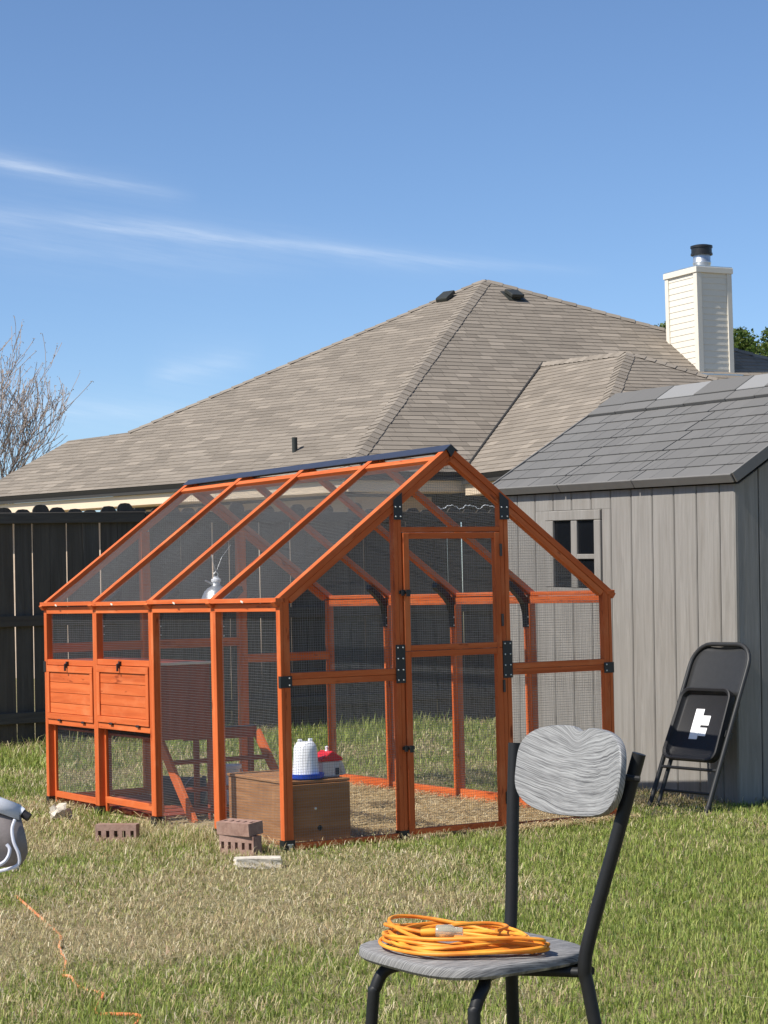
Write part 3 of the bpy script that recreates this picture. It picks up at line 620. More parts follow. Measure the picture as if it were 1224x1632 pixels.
# ------------------------------------------------------------------ trees
def bare_tree(base, height):
    tr = thing('bare_tree', 'bare leafless tree with upright twigs beyond the left end of the house', 'tree', T(base))
    trunk = MB(); crown = MB(); buds = []
    rr = random.Random(5)
    def grow(p, d, L, rad, lev):
        pts = [p]; q = p; n = 4
        for i in range(n):
            d = (d + Vector((rr.gauss(0, .12), rr.gauss(0, .12), rr.gauss(0.09, .08)))).normalized(); q = q + d*L/n; pts.append(q)
        rads = [max(0.0065, rad*(1-0.6*i/n)) for i in range(n+1)]
        (trunk if lev < 2 else crown).tube(pts, rads, 5 if lev < 3 else 3, cap=False)
        if lev >= 4:
            for k in range(5): buds.append(pts[rr.randint(1, n)] + Vector((rr.gauss(0, .02), rr.gauss(0, .02), rr.gauss(0, .02))))
            return
        nb = (8, 7, 5, 4)[lev]
        for k in range(nb):
            i = rr.randint(2, n) if k else n; ang = rr.uniform(0, 6.283); sp_ = rr.uniform(.25, .9)
            o = d.orthogonal().normalized(); o = Matrix.Rotation(ang, 3, d) @ o
            nd = (d*math.cos(sp_) + o*math.sin(sp_) + Vector((0, 0, .28))).normalized()
            grow(pts[i], nd, L*rr.uniform(.55, .78), rads[i]*.62, lev+1)
    grow(Vector(base), Vector((0.02, 0, 1)), height*0.40, 0.15, 0)
    M = T(base); Mi = M.inverted()
    for nm, mb in (('trunk', trunk), ('crown', crown)):
        mb.v = [tuple(Mi @ Vector(q)) for q in mb.v]; build(nm, mb, 'bark', tr, M)
    bm_ = MB()
    for b in buds:
        a = Vector((rr.gauss(0, 1), rr.gauss(0, 1), rr.gauss(0, 1))).normalized()*0.018; c = a.orthogonal().normalized()*0.015; b = Mi @ b
        bm_.add([b-a, b+c, b+a, b-c], [(0, 1, 2, 3)])
    build('buds', bm_, 'bud', tr, M)
bare_tree((11.1, 31.2, 0), 7.0)
def leafy_tree(name, label, base, top, rx, n, seed, cols):
    g = np.random.default_rng(seed); tr = thing(name, label, 'tree', T(base))
    tk = MB().tube([(0, 0, 0), (0.05, 0, top*0.35), (-0.05, 0.05, top*0.7), (0, 0, top*0.9)], [0.16, 0.13, 0.08, 0.03], 8)
    for k in range(9):
        q = g.uniform(0, 6.28); z0 = top*g.uniform(.35, .75); tk.tube([(0, 0, z0), (math.cos(q)*rx*.5, math.sin(q)*rx*.5, z0+.5), (math.cos(q)*rx*.8, math.sin(q)*rx*.8, z0+.9)], [.06, .035, .01], 5, cap=False)
    build('trunk', tk, 'bark', tr, T(base))
    cl = []
    for k in range(60):
        q = g.uniform(0, 6.28); r_ = rx*math.sqrt(g.uniform(0.02, 1)); z_ = top - 2.6*rx*0.5 + (g.uniform(-1, 1))*rx*0.62*math.sqrt(max(0.02, 1-(r_/rx)**2)) + 0.5*rx
        cl.append((math.cos(q)*r_, math.sin(q)*r_, min(z_, top), g.uniform(.18, .42)*rx*.5))
    cl = np.array(cl); idx = g.integers(0, len(cl), n); dv = g.normal(size=(n, 3)); dv /= np.linalg.norm(dv, axis=1)[:, None]
    P = cl[idx, :3] + dv*cl[idx, 3:4]*g.uniform(.5, 1.1, (n, 1))
    a = g.normal(size=(n, 3)); a /= np.linalg.norm(a, axis=1)[:, None]; b = np.cross(a, g.normal(size=(n, 3))); b /= np.linalg.norm(b, axis=1)[:, None]
    s = g.uniform(.035, .07, (n, 1)); V = np.stack([P-a*s, P+b*s*.6, P+a*s, P-b*s*.6], 1).reshape(-1, 3); F = np.arange(4*n).reshape(n, 4)
    tint = np.repeat(np.array(cols)[g.integers(0, len(cols), n)]*g.uniform(.75, 1.25, (n, 1)), 4, 0)
    o = big_mesh('crown', V, F, 'leaf', tint); o.parent = tr; WM[o] = T(base); o.matrix_basis = Matrix()
GREENS = [(0.075, 0.125, 0.025), (0.10, 0.15, 0.03), (0.055, 0.10, 0.02), (0.14, 0.17, 0.045)]
leafy_tree('leafy_tree', 'green leafy tree showing to the right of the white chimney', (30.75, 30.9, 0), 8.05, 1.7, 10000, 3, GREENS)
leafy_tree('leafy_tree', 'small green treetop just left of the white chimney above the roof', (28.4, 32.3, 0), 7.95, 1.0, 4000, 4, GREENS)

# ------------------------------------------------------------------ chicken coop
CWD, CLN, HE, HR = 1.892, 2.852, 1.136, 1.844
coop = thing('chicken_coop', 'walk-in orange wooden chicken coop with wire mesh walls and gable roof', 'chicken coop', T(0, 0, 0))
OW = 'orange_wood'
def rz(x): return HE + (HR-HE)*(1-abs(x-CWD/2)/(CWD/2))
PY = [(0.657, 0.715), (1.374, 1.432), (2.100, 2.156)]
def post_pair(x0, x1, y0, y1, zb, zt):
    ym = (y0+y1)/2
    bxo('post', (x0, y0, zb), (x1, ym-0.0008, zt), OW, coop); bxo('post', (x0+0.0015, ym+0.0008, zb), (x1, y1, zt-0.0), OW, coop)
# left long side
bxo('post', (0, 0, 0.045), (0.017, 0.037, 1.130), OW, coop); bxo('post', (0.0185, 0.002, 0.045), (0.050, 0.037, 1.150), OW, coop)
bxo('post', (0, 2.815, 0.02), (0.040, CLN, 1.130), OW, coop)
for (a, b), zb in zip(PY, (0.045, 0.05, 0.05)): post_pair(0, 0.042, a, b, zb, 1.0895)
bays = [(0.0375, 0.6565), (0.7155, 1.3735), (1.4325, 2.0995), (2.1565, 2.8145)]
for i, (a, b) in enumerate(bays):
    bxo('rail', (0.001+0.001*(i % 2), a-(0.028 if i else 0), 1.090), (0.030, b+(0.028 if i < 3 else 0), 1.1285), OW, coop)
eb = [-0.004, 0.686, 1.403, 2.128, 2.862]
for i in range(4):
    dz = (0.0, 0.0025, -0.001, 0.003)[i]
    bxo('eave_board', (-0.022+0.002*(i % 2), eb[i]+0.001, 1.131+dz), (0.028, eb[i+1]-0.001, 1.153+dz), OW, coop)
    bxo('eave_board', (CWD-0.028, eb[i]+0.001, 1.131+dz), (CWD+0.022-0.002*(i % 2), eb[i+1]-0.001, 1.153+dz), OW, coop)
    build('staple', MB().box((-0.004, -0.012, -0.003), (0.0, 0.012, 0.004)), 'cream_paint', coop, T(-0.0225, eb[i]+0.33+0.05*i, 1.137) @ Matrix.Rotation(0.3, 4, 'X'))
for k, (a, b) in enumerate(bays[2:]):
    dz = -0.012*k
    bxo('rail', (0.002, a, 0.8125+dz), (0.034, b, 0.843+dz), OW, coop); bxo('rail', (0.002, a, 0.470+dz*0.6), (0.034, b, 0.5015+dz*0.6), OW, coop)
    bxo('rail', (0.036, a-0.05, 0.065-0.018*k), (0.052, b+0.02, 0.100-0.018*k), OW, coop); bxo('stile', (0.0365, b-0.018, 0.02), (0.0515, b+0.006, 0.468+dz), OW, coop); bxo('stile', (0.0365, a-0.006, 0.02), (0.0515, a+0.010, 0.468+dz), OW, coop)
    # drop-down nest door of four boards in a frame
    y0, y1, z0, z1 = a+0.003, b-0.003, 0.5045+dz*0.8, 0.8095+dz
    dr = build('nest_door', MB().box((0.012, y0+0.01, z0+0.01), (0.020, y1-0.01, z1-0.01)), OW, coop, T(0, 0, 0))
    for (lo, hi) in (((-0.006, y0, z1-0.036), (0.0118, y1, z1)), ((-0.006, y0, z0), (0.0118, y1, z0+0.034)), ((-0.0055, y0, z0+0.0345), (0.0118, y0+0.034, z1-0.0365)), ((-0.0055, y1-0.034, z0+0.0345), (0.0118, y1, z1-0.0365))):
        bxo('door_frame', lo, hi, OW, dr)
    pz = (z1-0.0365-z0-0.0345)/4
    for q in range(4): bxo('plank', (0.002, y0+0.0345, z0+0.035+q*pz+0.001), (0.0116, y1-0.0345, z0+0.035+(q+1)*pz-0.0012), OW, dr)
    lt = MB().box((-0.012, -0.008, -0.006), (0, 0.008, 0.030)); lt.tube([(-0.008, 0, 0.018), (-0.022, 0, 0.010)], 0.007, 8); lt.box((-0.024, -0.006, -0.022), (-0.016, 0.006, 0.016))
    build('latch', lt, 'black_metal', dr, T(0.001, (y0+y1)/2+0.02, z1-0.004))
    for q in (0.2, 0.72): build('hinge', MB().lathe([(0.0, -0.02), (0.007, -0.02), (0.007, 0.02), (0.0, 0.02)], 10, Matrix.Rotation(R(90), 4, 'X')), 'black_metal', dr, T(-0.004, y0+(y1-y0)*q, z0-0.003))
# front gable
bxo('post', (1.842, 0.002, 0.02), (1.8735, 0.037, 1.150), OW, coop); bxo('post', (1.875, 0, 0.02), (CWD, 0.037, 1.130), OW, coop)
bxo('post', (0.619, 0.0, 0.045), (0.640, 0.040, 1.575), OW, coop); bxo('post', (0.6415, 0.0015, 0.045), (0.662, 0.040, 1.590), OW, coop)
bxo('post', (1.2245, 0.0015, 0.030), (1.248, 0.040, 1.590), OW, coop); bxo('post', (1.2495, 0.0, 0.030), (1.2735, 0.040, 1.575), OW, coop)
for (a, b) in ((0.0505, 0.6185), (1.274, 1.8415)):
    bxo('rail', (a, 0.001, 0.7805), (b, 0.034, 0.808), OW, coop); bxo('rail', (a, 0.003, 0.751), (b, 0.034, 0.779), OW, coop); bxo('rail', (a, 0.006, 0.004), (b, 0.030, 0.034), OW, coop)
bxo('rail', (0.6625, 0.002, 1.450), (1.224, 0.036, 1.474), OW, coop)
def door_leaf(z0, z1, label):
    x0, x1 = 0.6665, 1.2195
    d = bxo('door', (x0, -0.006, z0), (x0+0.032, 0.026, z1), OW, coop); d['label'] = label
    bxo('stile', (x1-0.030, -0.006, z0), (x1, 0.026, z1), OW, d); bxo('door_rail', (x0+0.0325, -0.005, z1-0.028), (x1-0.0305, 0.025, z1), OW, d); bxo('door_rail', (x0+0.0325, -0.005, z0), (x1-0.0305, 0.025, z0+0.026), OW, d)
    wire_panel('wire_mesh', (0, 0.022, 0), (1, 0, 0), (0, 0, 1), rect(x0+0.02, z0+0.02, x1-0.02, z1-0.02), d)
    return d
du = door_leaf(0.8875, 1.446, 'upper leaf of the split coop door'); dl = door_leaf(0.024, 0.885, 'lower leaf of the split coop door')
for d_, z in ((du, 1.165), (dl, 0.432)):
    lt = MB().box((-0.03, -0.012, -0.008), (0.034, -0.006, 0.008)); lt.box((-0.022, -0.022, -0.016), (-0.008, -0.012, 0.012)); lt.tube([(0.006, -0.012, 0), (0.006, -0.034, -0.002)], 0.008, 8); lt.box((-0.002, -0.036, -0.02), (0.014, -0.026, 0.012))
    build('latch', lt, 'black_metal', d_, T(0.668, 0.002, z))
for d_, zz in ((du, (1.02, 1.36)), (dl, (0.16, 0.70))):
    for z in zz: build('hinge', MB().box((-0.006, -0.012, -0.03), (0.006, -0.002, 0.03)).tube([(0, -0.012, -0.03), (0, -0.012, 0.03)], 0.005, 8), 'black_metal', d_, T(1.222, 0, z))
# rafters: five per slope; the front and rear pairs carry a second board below
sl = math.atan2(HR-HE, CWD/2); nrm = {0: Vector((-math.sin(sl), 0, math.cos(sl))), 1: Vector((math.sin(sl), 0, math.cos(sl)))}
def rafter(side, y0, y1, th, drop, x_in=0.0, x_out=-0.020, nm='rafter'):
    s0, s1 = x_out, CWD/2-0.003-x_in
    p0 = Vector((s0, (y0+y1)/2, HE+math.tan(sl)*s0)); p1 = Vector((s1, (y0+y1)/2, HE+math.tan(sl)*s1)); n = nrm[0]
    p0 -= n*(drop+th/2); p1 -= n*(drop+th/2)
    if side: p0.x, p1.x, n = CWD-p0.x, CWD-p1.x, nrm[1]
    beam(nm, p0, p1, y1-y0, th, OW, coop, up=n)
RY = [(-0.002, 0.040), (0.664, 0.708), (1.382, 1.426), (2.106, 2.150), (2.816, 2.856)]
for sd in (0, 1):
    for i, (a, b) in enumerate(RY):
        rafter(sd, a, b, 0.030, -0.016)
        if i in (0, 4): rafter(sd, a+0.003, b-0.002, 0.030, 0.0155, 0.0, 0.035)
    # purlin under the ridge sheet
    for i in range(4):
        a, b = RY[i][1]+0.001, RY[i+1][0]-0.001; x_ = CWD/2-0.062; p = Vector((x_, 0, HE+math.tan(sl)*x_)) - nrm[0]*0.002
        if sd: p.x = CWD-p.x
        beam('purlin', (p.x, a, p.z), (p.x, b, p.z), 0.034, 0.026, OW, coop, up=nrm[sd])
rc_ = MB(); wv, tk = 0.050, 0.004
for sd in (0, 1):
    n = nrm[sd]; top = Vector((CWD/2, 0, HR+0.026)); dn = Vector((-math.cos(sl), 0, -math.sin(sl))) if sd == 0 else Vector((math.cos(sl), 0, -math.sin(sl)))
    a = top; b = top+dn*wv; prof = [a, b, b-Vector((0, 0, tk)), a-Vector((0, 0, tk*1.6))]
    rc_.prism([(q.x, -0.012, q.z) for q in prof], (0, CLN+0.03, 0))
build('ridge_cap', rc_, 'navy_sheet', coop)
build('ridge_end', MB().prism([(CWD/2-0.026, -0.014, HR+0.003), (CWD/2, -0.014, HR-0.034), (CWD/2+0.026, -0.014, HR+0.003), (CWD/2, -0.014, HR+0.024)], (0, 0.016, 0)), 'black_metal', coop)
# right long side
bxo('post', (CWD-0.04, 2.815, 0.02), (CWD, CLN, 1.130), OW, coop)
for (a, b) in PY: post_pair(CWD-0.042, CWD, a, b, 0.01, 1.0895)
for i, (a, b) in enumerate(bays):
    bxo('rail', (CWD-0.032, a-(0.028 if i else 0), 1.090), (CWD-0.002, b+(0.028 if i < 3 else 0), 1.1285), OW, coop); bxo('sill', (CWD-0.038-0.003*(i % 2), a+0.001, 0.006), (CWD-0.006, b-0.001, 0.060+0.006*(i % 2)), OW, coop)
# back gable
for (a, b) in ((0.6, 0.655), (1.235, 1.29)): bxo('post', (a, 2.812, 0.02), (b, 2.85, rz((a+b)/2)-0.05), OW, coop)
bxo('rail', (0.041, 2.814, 0.868), (0.599, 2.848, 0.92), OW, coop); bxo('rail', (0.656, 2.814, 0.868), (1.234, 2.848, 0.92), OW, coop); bxo('rail', (1.291, 2.814, 0.765), (1.851, 2.848, 0.815), OW, coop)
for (a, b) in ((0.041, 0.599), (0.656, 1.234), (1.291, 1.851)): bxo('sill', (a, 2.816, 0.006), (b, 2.846, 0.06), OW, coop)
# wire mesh, one sheet per bay
ys_ = [0.02, 0.69, 1.40, 2.13, 2.835]
for i in range(4):
    z0 = 0.10 if i >= 2 else 0.015
    if i < 2: wire_panel('wire_mesh', (0.034, 0, 0), (0, 1, 0), (0, 0, 1), rect(ys_[i], z0, ys_[i+1], 1.105), coop)
    else:
        wire_panel('wire_mesh', (0.034, 0, 0), (0, 1, 0), (0, 0, 1), rect(ys_[i], 0.83, ys_[i+1], 1.105), coop); wire_panel('wire_mesh', (0.054, 0, 0), (0, 1, 0), (0, 0, 1), rect(ys_[i], 0.05, ys_[i+1], 0.48), coop)
    wire_panel('wire_mesh', (CWD-0.034, 0, 0), (0, 1, 0), (0, 0, 1), rect(ys_[i], 0.04, ys_[i+1], 1.105), coop)
    for sd in (0, 1):
        o_ = Vector((0, 0, HE)) - nrm[0]*0.010
        if sd == 0: wire_panel('wire_mesh', o_, (0, 1, 0), (math.cos(sl), 0, math.sin(sl)), rect(ys_[i], 0.0, ys_[i+1], CWD/2/math.cos(sl)-0.07), coop)
        else: wire_panel('wire_mesh', (CWD-o_.x, 0, o_.z), (0, 1, 0), (-math.cos(sl), 0, math.sin(sl)), rect(ys_[i], 0.0, ys_[i+1], CWD/2/math.cos(sl)-0.07), coop)
wire_panel('wire_mesh', (0, 0.030, 0), (1, 0, 0), (0, 0, 1), [(0.04, 0.015), (0.63, 0.015), (0.63, rz(0.63)-0.05), (0.04, rz(0.04)-0.05)], coop)
wire_panel('wire_mesh', (0, 0.030, 0), (1, 0, 0), (0, 0, 1), [(1.26, 0.015), (1.86, 0.015), (1.86, rz(1.86)-0.05), (1.26, rz(1.26)-0.05)], coop)
wire_panel('wire_mesh', (0, 0.030, 0), (1, 0, 0), (0, 0, 1), [(0.65, 1.46), (1.24, 1.46), (1.24, rz(1.24)-0.05), (CWD/2, HR-0.05), (0.65, rz(0.65)-0.05)], coop)
wire_panel('wire_mesh', (0, 2.822, 0), (1, 0, 0), (0, 0, 1), [(0.02, 0.04), (1.87, 0.04), (1.87, HE-0.03), (CWD/2, HR-0.05), (0.02, HE-0.03)], coop)
# black steel brackets and their screws
scr = MB().lathe([(0.0, 0.003), (0.003, 0.0028), (0.0042, 0.0015), (0.0042, 0)], 8, Matrix.Rotation(R(90), 4, 'X')).mesh('screw', 'screw_metal')
def plate(pts, yf, screws):
    b = build('bracket', MB().prism([(p[0], yf-0.003, p[1]) for p in pts], (0, 0.003, 0)), 'black_metal', coop)
    for (x_, z_) in screws: link('screw', scr, b, T(x_, yf-0.003, z_))
def slope_plate(x0, x1, z0, dirn):
    # plate on a door post with its top cut to the rafter
    za, zb = rz(x0)+0.004, rz(x1)+0.004
    plate([(x0, z0), (x1, z0), (x1, zb), (x0, za)], -0.007, [(x0+0.010, z0+0.015), (x1-0.010, z0+0.015), (x0+0.010, z0+0.06), (x1-0.012, z0+0.06)])
slope_plate(0.617, 0.664, 1.508, 1); slope_plate(1.2225, 1.2755, 1.508, -1)
for (x0, x1) in ((0.613, 0.6645), (1.2230, 1.2775)):
    plate([(x0, 0.738), (x1, 0.738), (x1, 0.918), (x0, 0.918)], -0.0025, [(x0+dx, z) for dx in (0.012, x1-x0-0.012) for z in (0.752, 0.80, 0.853, 0.905)])
plate([(-0.004, 0.742), (0.056, 0.742), (0.056, 0.795), (-0.004, 0.795)], -0.0005, [(0.042, 0.753), (0.042, 0.785)])
plate([(1.836, 0.738), (1.896, 0.738), (1.896, 0.791), (1.836, 0.791)], -0.0005, [(1.850, 0.750), (1.850, 0.780)])
bxo('bracket', (-0.0035, 0.0, 0.742), (-0.0005, 0.020, 0.795), 'black_metal', coop, 0.0005); bxo('bracket', (-0.0035, 2.83, 0.76), (-0.0005, 2.862, 0.82), 'black_metal', coop, 0.0005)
def foot_br(x0, x1, y0, y1, zt):
    b = build('foot_bracket', MB().box((x0-0.003, y0-0.003, 0.0), (x1+0.003, y1+0.003, zt)), 'black_metal', coop); return b
fb = foot_br(0.0, 0.050, 0.0, 0.037, 0.050); link('screw', scr, fb, T(0.018, -0.003, 0.03)); link('screw', scr, fb, T(0.040, -0.003, 0.03))
build('bolt', MB().box((0.020, -0.010, 0.004), (0.032, -0.003, 0.034)), 'galvanised', fb)
foot_br(0.0, 0.040, 2.815, CLN, 0.052)
for (a, b) in PY: foot_br(0.0, 0.042, a, b, 0.046)
foot_br(0.619, 0.662, 0.0, 0.040, 0.046); foot_br(1.2245, 1.2735, 0.0, 0.040, 0.034); foot_br(1.842, CWD, 0, 0.037, 0.02)
# curved gusset brackets inside the eaves
for sd in (0, 1):
    for (a, b) in PY:
        prof = [(0.043, 0.965), (0.043, 1.05), (0.046, 1.115), (0.070, 1.150), (0.110, 1.182), (0.152, 1.214)]; inn = [(0.050, 0.965), (0.053, 1.04), (0.066, 1.090), (0.092, 1.125), (0.124, 1.155), (0.160, 1.188)]
        mb = MB(); k = len(prof); ya, yb = a+0.006, b-0.006
        for (pa, pb) in zip(prof, inn):
            for (q, y_) in ((pa, ya), (pb, ya), (pb, yb), (pa, yb)): mb.v.append((q[0] if sd == 0 else CWD-q[0], y_, q[1]))
        for i in range(k-1):
            for j in range(4): mb.f.append((4*i+j, 4*i+(j+1) % 4, 4*i+4+(j+1) % 4, 4*i+4+j))
        mb.f += [(3, 2, 1, 0), tuple(4*(k-1)+j for j in range(4))]
        g_ = build('gusset', mb, 'black_metal', coop)
        for z_ in (0.975, 1.02): link('screw', scr, g_, T((0.047 if sd == 0 else CWD-0.047), ya, z_))
# nest box behind the drop doors
nb = bxo('nest_box', (0.056, 1.436, 0.430), (0.350, 1.448, 0.8175), 'red_brown_wood', coop)
for (lo, hi) in (((0.338, 1.449, 0.430), (0.350, 2.800, 0.8175)), ((0.056, 1.449, 0.430), (0.337, 2.800, 0.442)), ((0.340, 1.436, 0.0), (0.375, 1.470, 0.429)), ((0.340, 2.78, 0.0), (0.375, 2.81, 0.429)), ((0.056, 2.120, 0.443), (0.337, 2.132, 0.81)), ((0.056, 2.79, 0.443), (0.337, 2.80, 0.81))):
    bxo('nest_panel', lo, hi, 'red_brown_wood', nb)
bxo('nest_lid', (0.056, 1.425, 0.818), (0.365, 2.800, 0.829), 'red_brown_wood', nb); bxo('lid_edge', (0.058, 1.419, 0.817), (0.362, 1.4245, 0.831), 'cream_paint', nb)

# ------------------------------------------------------------------ things in and around the coop
lad = thing('roost_ladder', 'leaning orange roost ladder with round perches inside the coop', 'ladder', T(0.5, 1.4, 0))
for x_ in (0.208, 0.800): beam('side_board', (x_, 1.354, -0.005), (x_, 1.775, 0.418), 0.020, 0.062, OW, lad, up=(0, -0.7, 0.7))
for (y_, z_) in ((1.640, 0.283), (1.500, 0.148), (1.400, 0.045)):
    build('perch', MB().tube([(-0.29, 0, 0), (0.29, 0, 0)], 0.013, 10), 'red_brown_wood', lad, T(0.504, y_, z_+0.012), smooth=True)
beam('top_rail', (0.36, 1.792, 0.425), (0.80, 1.792, 0.425), 0.022, 0.06, 'red_brown_wood', lad); 
beam('top_strip', (0.36, 1.790, 0.458), (0.80, 1.790, 0.458), 0.05, 0.003, 'navy_sheet', lad)
for x_ in (0.44, 0.770): beam('support_leg', (x_, 1.80, 0.0), (x_, 1.80, 0.394), 0.03, 0.02, 'red_brown_wood', lad)
ramp = thing('slatted_panel', 'red-brown slatted wooden panel lying flat under the nest boxes', 'panel', T(0.28, 2.1, 0))
for k in range(7): bxo('slat', (0.08+0.0*k, 1.52+0.17*k, 0.022), (0.54, 1.52+0.17*k+0.125, 0.036), 'red_brown_wood', ramp)
for x_ in (0.10, 0.48): bxo('batten', (x_, 1.50, 0.006), (x_+0.035, 2.69, 0.0215), 'red_brown_wood', ramp)
# plywood box in the corner
BX = T(0.075, 0.085, 0.0) @ Matrix.Rotation(R(-2), 4, 'Z')
box = thing('plywood_box', 'brown plywood box in the near corner of the coop under the white waterer', 'box', BX)
BW, BL, BH = 0.315, 0.66, 0.305
for nm, lo, hi in (('side_panel', (0, 0.016, 0.006), (0.012, BL, BH-0.013)), ('side_panel', (BW-0.012, 0.016, 0.006), (BW, BL, BH-0.013)), ('end_panel', (0.0125, BL-0.013, 0.006), (BW-0.0125, BL, BH-0.013)), ('lid', (-0.006, 0.006, BH-0.0125), (BW+0.006, BL+0.006, BH)), ('base', (0.0125, 0.016, 0.006), (BW-0.0125, BL-0.014, 0.02))):
    build(nm, MB().box(lo, hi), 'plywood', box, BX, bevel=0.0015)
bf = build('front_panel', MB().box((0.004, 0.0, 0.004), (BW+0.002, 0.014, BH-0.016)), 'plywood', box, BX, bevel=0.0015); build('panel_edge', MB().box((-0.003, -0.001, 0.006), (0.003, 0.0135, BH-0.018)), 'galvanised', bf, BX); build('screw', MB().lathe([(0, 0.004), (0.006, 0.003), (0.006, 0)], 10, Matrix.Rotation(R(90), 4, 'X')), 'galvanised', bf, BX @ T(0.135, 0.0, 0.175)); build('knot_hole', MB().lathe([(0, 0.001), (0.013, 0.001), (0.013, 0)], 12, Matrix.Rotation(R(90), 4, 'X')), 'black_rubber', bf, BX @ T(0.155, 0.0, 0.085))
# waterer
WT = T(0.212, 0.170, BH+0.001) @ Matrix.Scale(0.87, 4)
wat = thing('poultry_waterer', 'white plastic jug waterer with blue tray standing on the brown box', 'waterer', WT)
build('jug', MB().lathe([(0.0, 0.012), (0.072, 0.012), (0.0715, 0.03), (0.066, 0.12), (0.0625, 0.165), (0.058, 0.180), (0.046, 0.196), (0.036, 0.200), (0.0, 0.201)], 32), 'white_plastic', wat, WT, smooth=True)
for q in (0, 1): build('handle_lug', MB().box((-0.012, -0.008, 0), (0.012, 0.008, 0.022)), 'white_plastic', wat, WT @ T(-0.032+0.064*q, 0, 0.193), bevel=0.004)
build('tray', MB().lathe([(0.0, 0.0), (0.085, 0.0), (0.096, 0.008), (0.100, 0.030), (0.097, 0.031), (0.092, 0.012), (0.0, 0.009)], 36), 'blue_plastic', wat, WT, smooth=True)
FT = T(0.352, 0.215, BH+0.001) @ Matrix.Scale(0.92, 4)
fee = thing('poultry_feeder', 'small clear plastic feeder with red gabled lid behind the white waterer', 'feeder', FT)
build('bin', MB().box((-0.055, -0.05, 0.0), (0.05, 0.05, 0.080)), 'cloudy_plastic', fee, FT, bevel=0.006)
build('lid', MB().prism([(-0.066, -0.06, 0.081), (0.062, -0.06, 0.081), (0.062, -0.06, 0.094), (0.0, -0.06, 0.134), (-0.066, -0.06, 0.094)], (0, 0.12, 0)), 'red_plastic', fee, FT, bevel=0.004)
build('lid_knob', MB().lathe([(0.010, 0), (0.007, 0.012), (0.010, 0.022), (0.0, 0.026)], 12), 'white_plastic', fee, FT @ T(0, 0, 0.130), smooth=True)
build('spout', MB().tube([(0.05, 0, 0.07), (0.075, 0, 0.055), (0.088, 0, 0.025), (0.092, 0, 0.006)], [0.022, 0.02, 0.018, 0.018], 12), 'cloudy_plastic', fee, FT, smooth=True)
build('port', MB().box((0.02, -0.0535, 0.01), (0.042, -0.0505, 0.045)), 'grey_rubber', fee, FT)
# tubs on the ground behind the ladder
def bucket(name, label, M, mat, r0_, r1_, h):
    b = thing(name, label, 'bucket', M); build('shell', MB().lathe([(0, 0), (r0_, 0), (r1_, h), (r1_+0.008, h), (r1_+0.008, h-0.018), (r1_+0.002, h-0.02), (r1_, h-0.004), (r1_-0.004, h-0.002), (r0_-0.003, 0.005), (0, 0.005)], 32), mat, b, M, smooth=True)
    hp = [Vector((math.cos(q)*(r1_+0.01), -0.02-abs(math.sin(q))*0.02, h-0.03-math.sin(q)*h*0.42)) for q in np.linspace(0, math.pi, 13)]; build('bail', MB().tube([tuple(p-Vector((0, r1_*0.9*math.sin(q_), 0))) for p, q_ in zip(hp, np.linspace(0, math.pi, 13))], 0.003, 6), 'galvanised', b, M)
    return b
bucket('white_bucket', 'white bucket standing upright behind the ladder perches', T(0.72, 2.02, 0.006), 'white_plastic', 0.070, 0.085, 0.225)
bucket('grey_bucket', 'grey bucket lying on its side in shade behind the ladder', T(0.36, 2.10, 0.105) @ Matrix.Rotation(R(100), 4, 'Y') @ Matrix.Rotation(R(20), 4, 'X'), 'grey_rubber', 0.085, 0.105, 0.24)
# heat lamp hanging from the roof
LP = T(0.34, 1.32, 1.150)
lamp = thing('heat_lamp', 'aluminium clamp heat lamp hanging inside the coop under the mesh roof', 'lamp', LP)
build('reflector', MB().lathe([(0.078, 0.0), (0.080, -0.002), (0.074, 0.018), (0.062, 0.042), (0.045, 0.060), (0.026, 0.070), (0.022, 0.078), (0.020, 0.076), (0.024, 0.067), (0.043, 0.056), (0.060, 0.039), (0.072, 0.017), (0.078, 0.0)], 32), 'galvanised', lamp, LP, smooth=True)
build('socket', MB().lathe([(0.021, 0.076), (0.021, 0.092), (0.026, 0.094), (0.026, 0.106), (0.016, 0.110), (0.016, 0.118), (0.0, 0.12)], 20), 'white_plastic', lamp, LP, smooth=True)
build('hanger_ring', MB().tube([(math.cos(q)*0.012, 0, 0.130+math.sin(q)*0.012) for q in np.linspace(0, 6.283, 13)[:-1]], 0.003, 6, True), 'galvanised', lamp, LP, smooth=True)
build('clamp', MB().tube([(-0.024, 0, 0.082), (-0.045, 0.0, 0.092), (-0.062, 0, 0.10)], 0.005, 8), 'galvanised', lamp, LP, smooth=True)
build('chain', MB().tube([(0, 0, 0.142), (-0.012, 0.004, 0.19), (-0.022, 0.006, 0.235)], 0.0022, 6), 'galvanised', lamp, LP); build('chain', MB().tube([(0, 0, 0.142), (0.05, 0.03, 0.22), (0.12, 0.06, 0.285)], 0.0012, 5), 'galvanised', lamp, LP)

# bricks
def cored_brick(name, label, M, hole_face, group=None):
    """cored brick 203 x 92 x 57 with five slots; built of solid bars round the slots so that the cores are open"""
    L, W, H = 0.203, 0.092, 0.057; b = MB(); s0, s1 = -0.016, 0.016; n = 5; hw = 0.0085; pt = L/n
    b.box((-L/2, -W/2, 0), (L/2, s0, H)); b.box((-L/2, s1, 0), (L/2, W/2, H))
    xs_ = [-L/2]
    for k in range(n): c = -L/2+pt*(k+0.5); xs_ += [c-hw, c+hw]
    xs_.append(L/2)
    for k in range(0, len(xs_), 2): b.box((xs_[k], s0-0.0002, 0.0003), (xs_[k+1], s1+0.0002, H-0.0003))
    b.box((-L/2+0.01, s0, 0.018), (L/2-0.01, s1, 0.022))
    o = build(name, b, 'brick', None, M); return tag(o, label, 'brick', group)
a_b = math.atan2(0.79-0.955, -0.348+0.53)
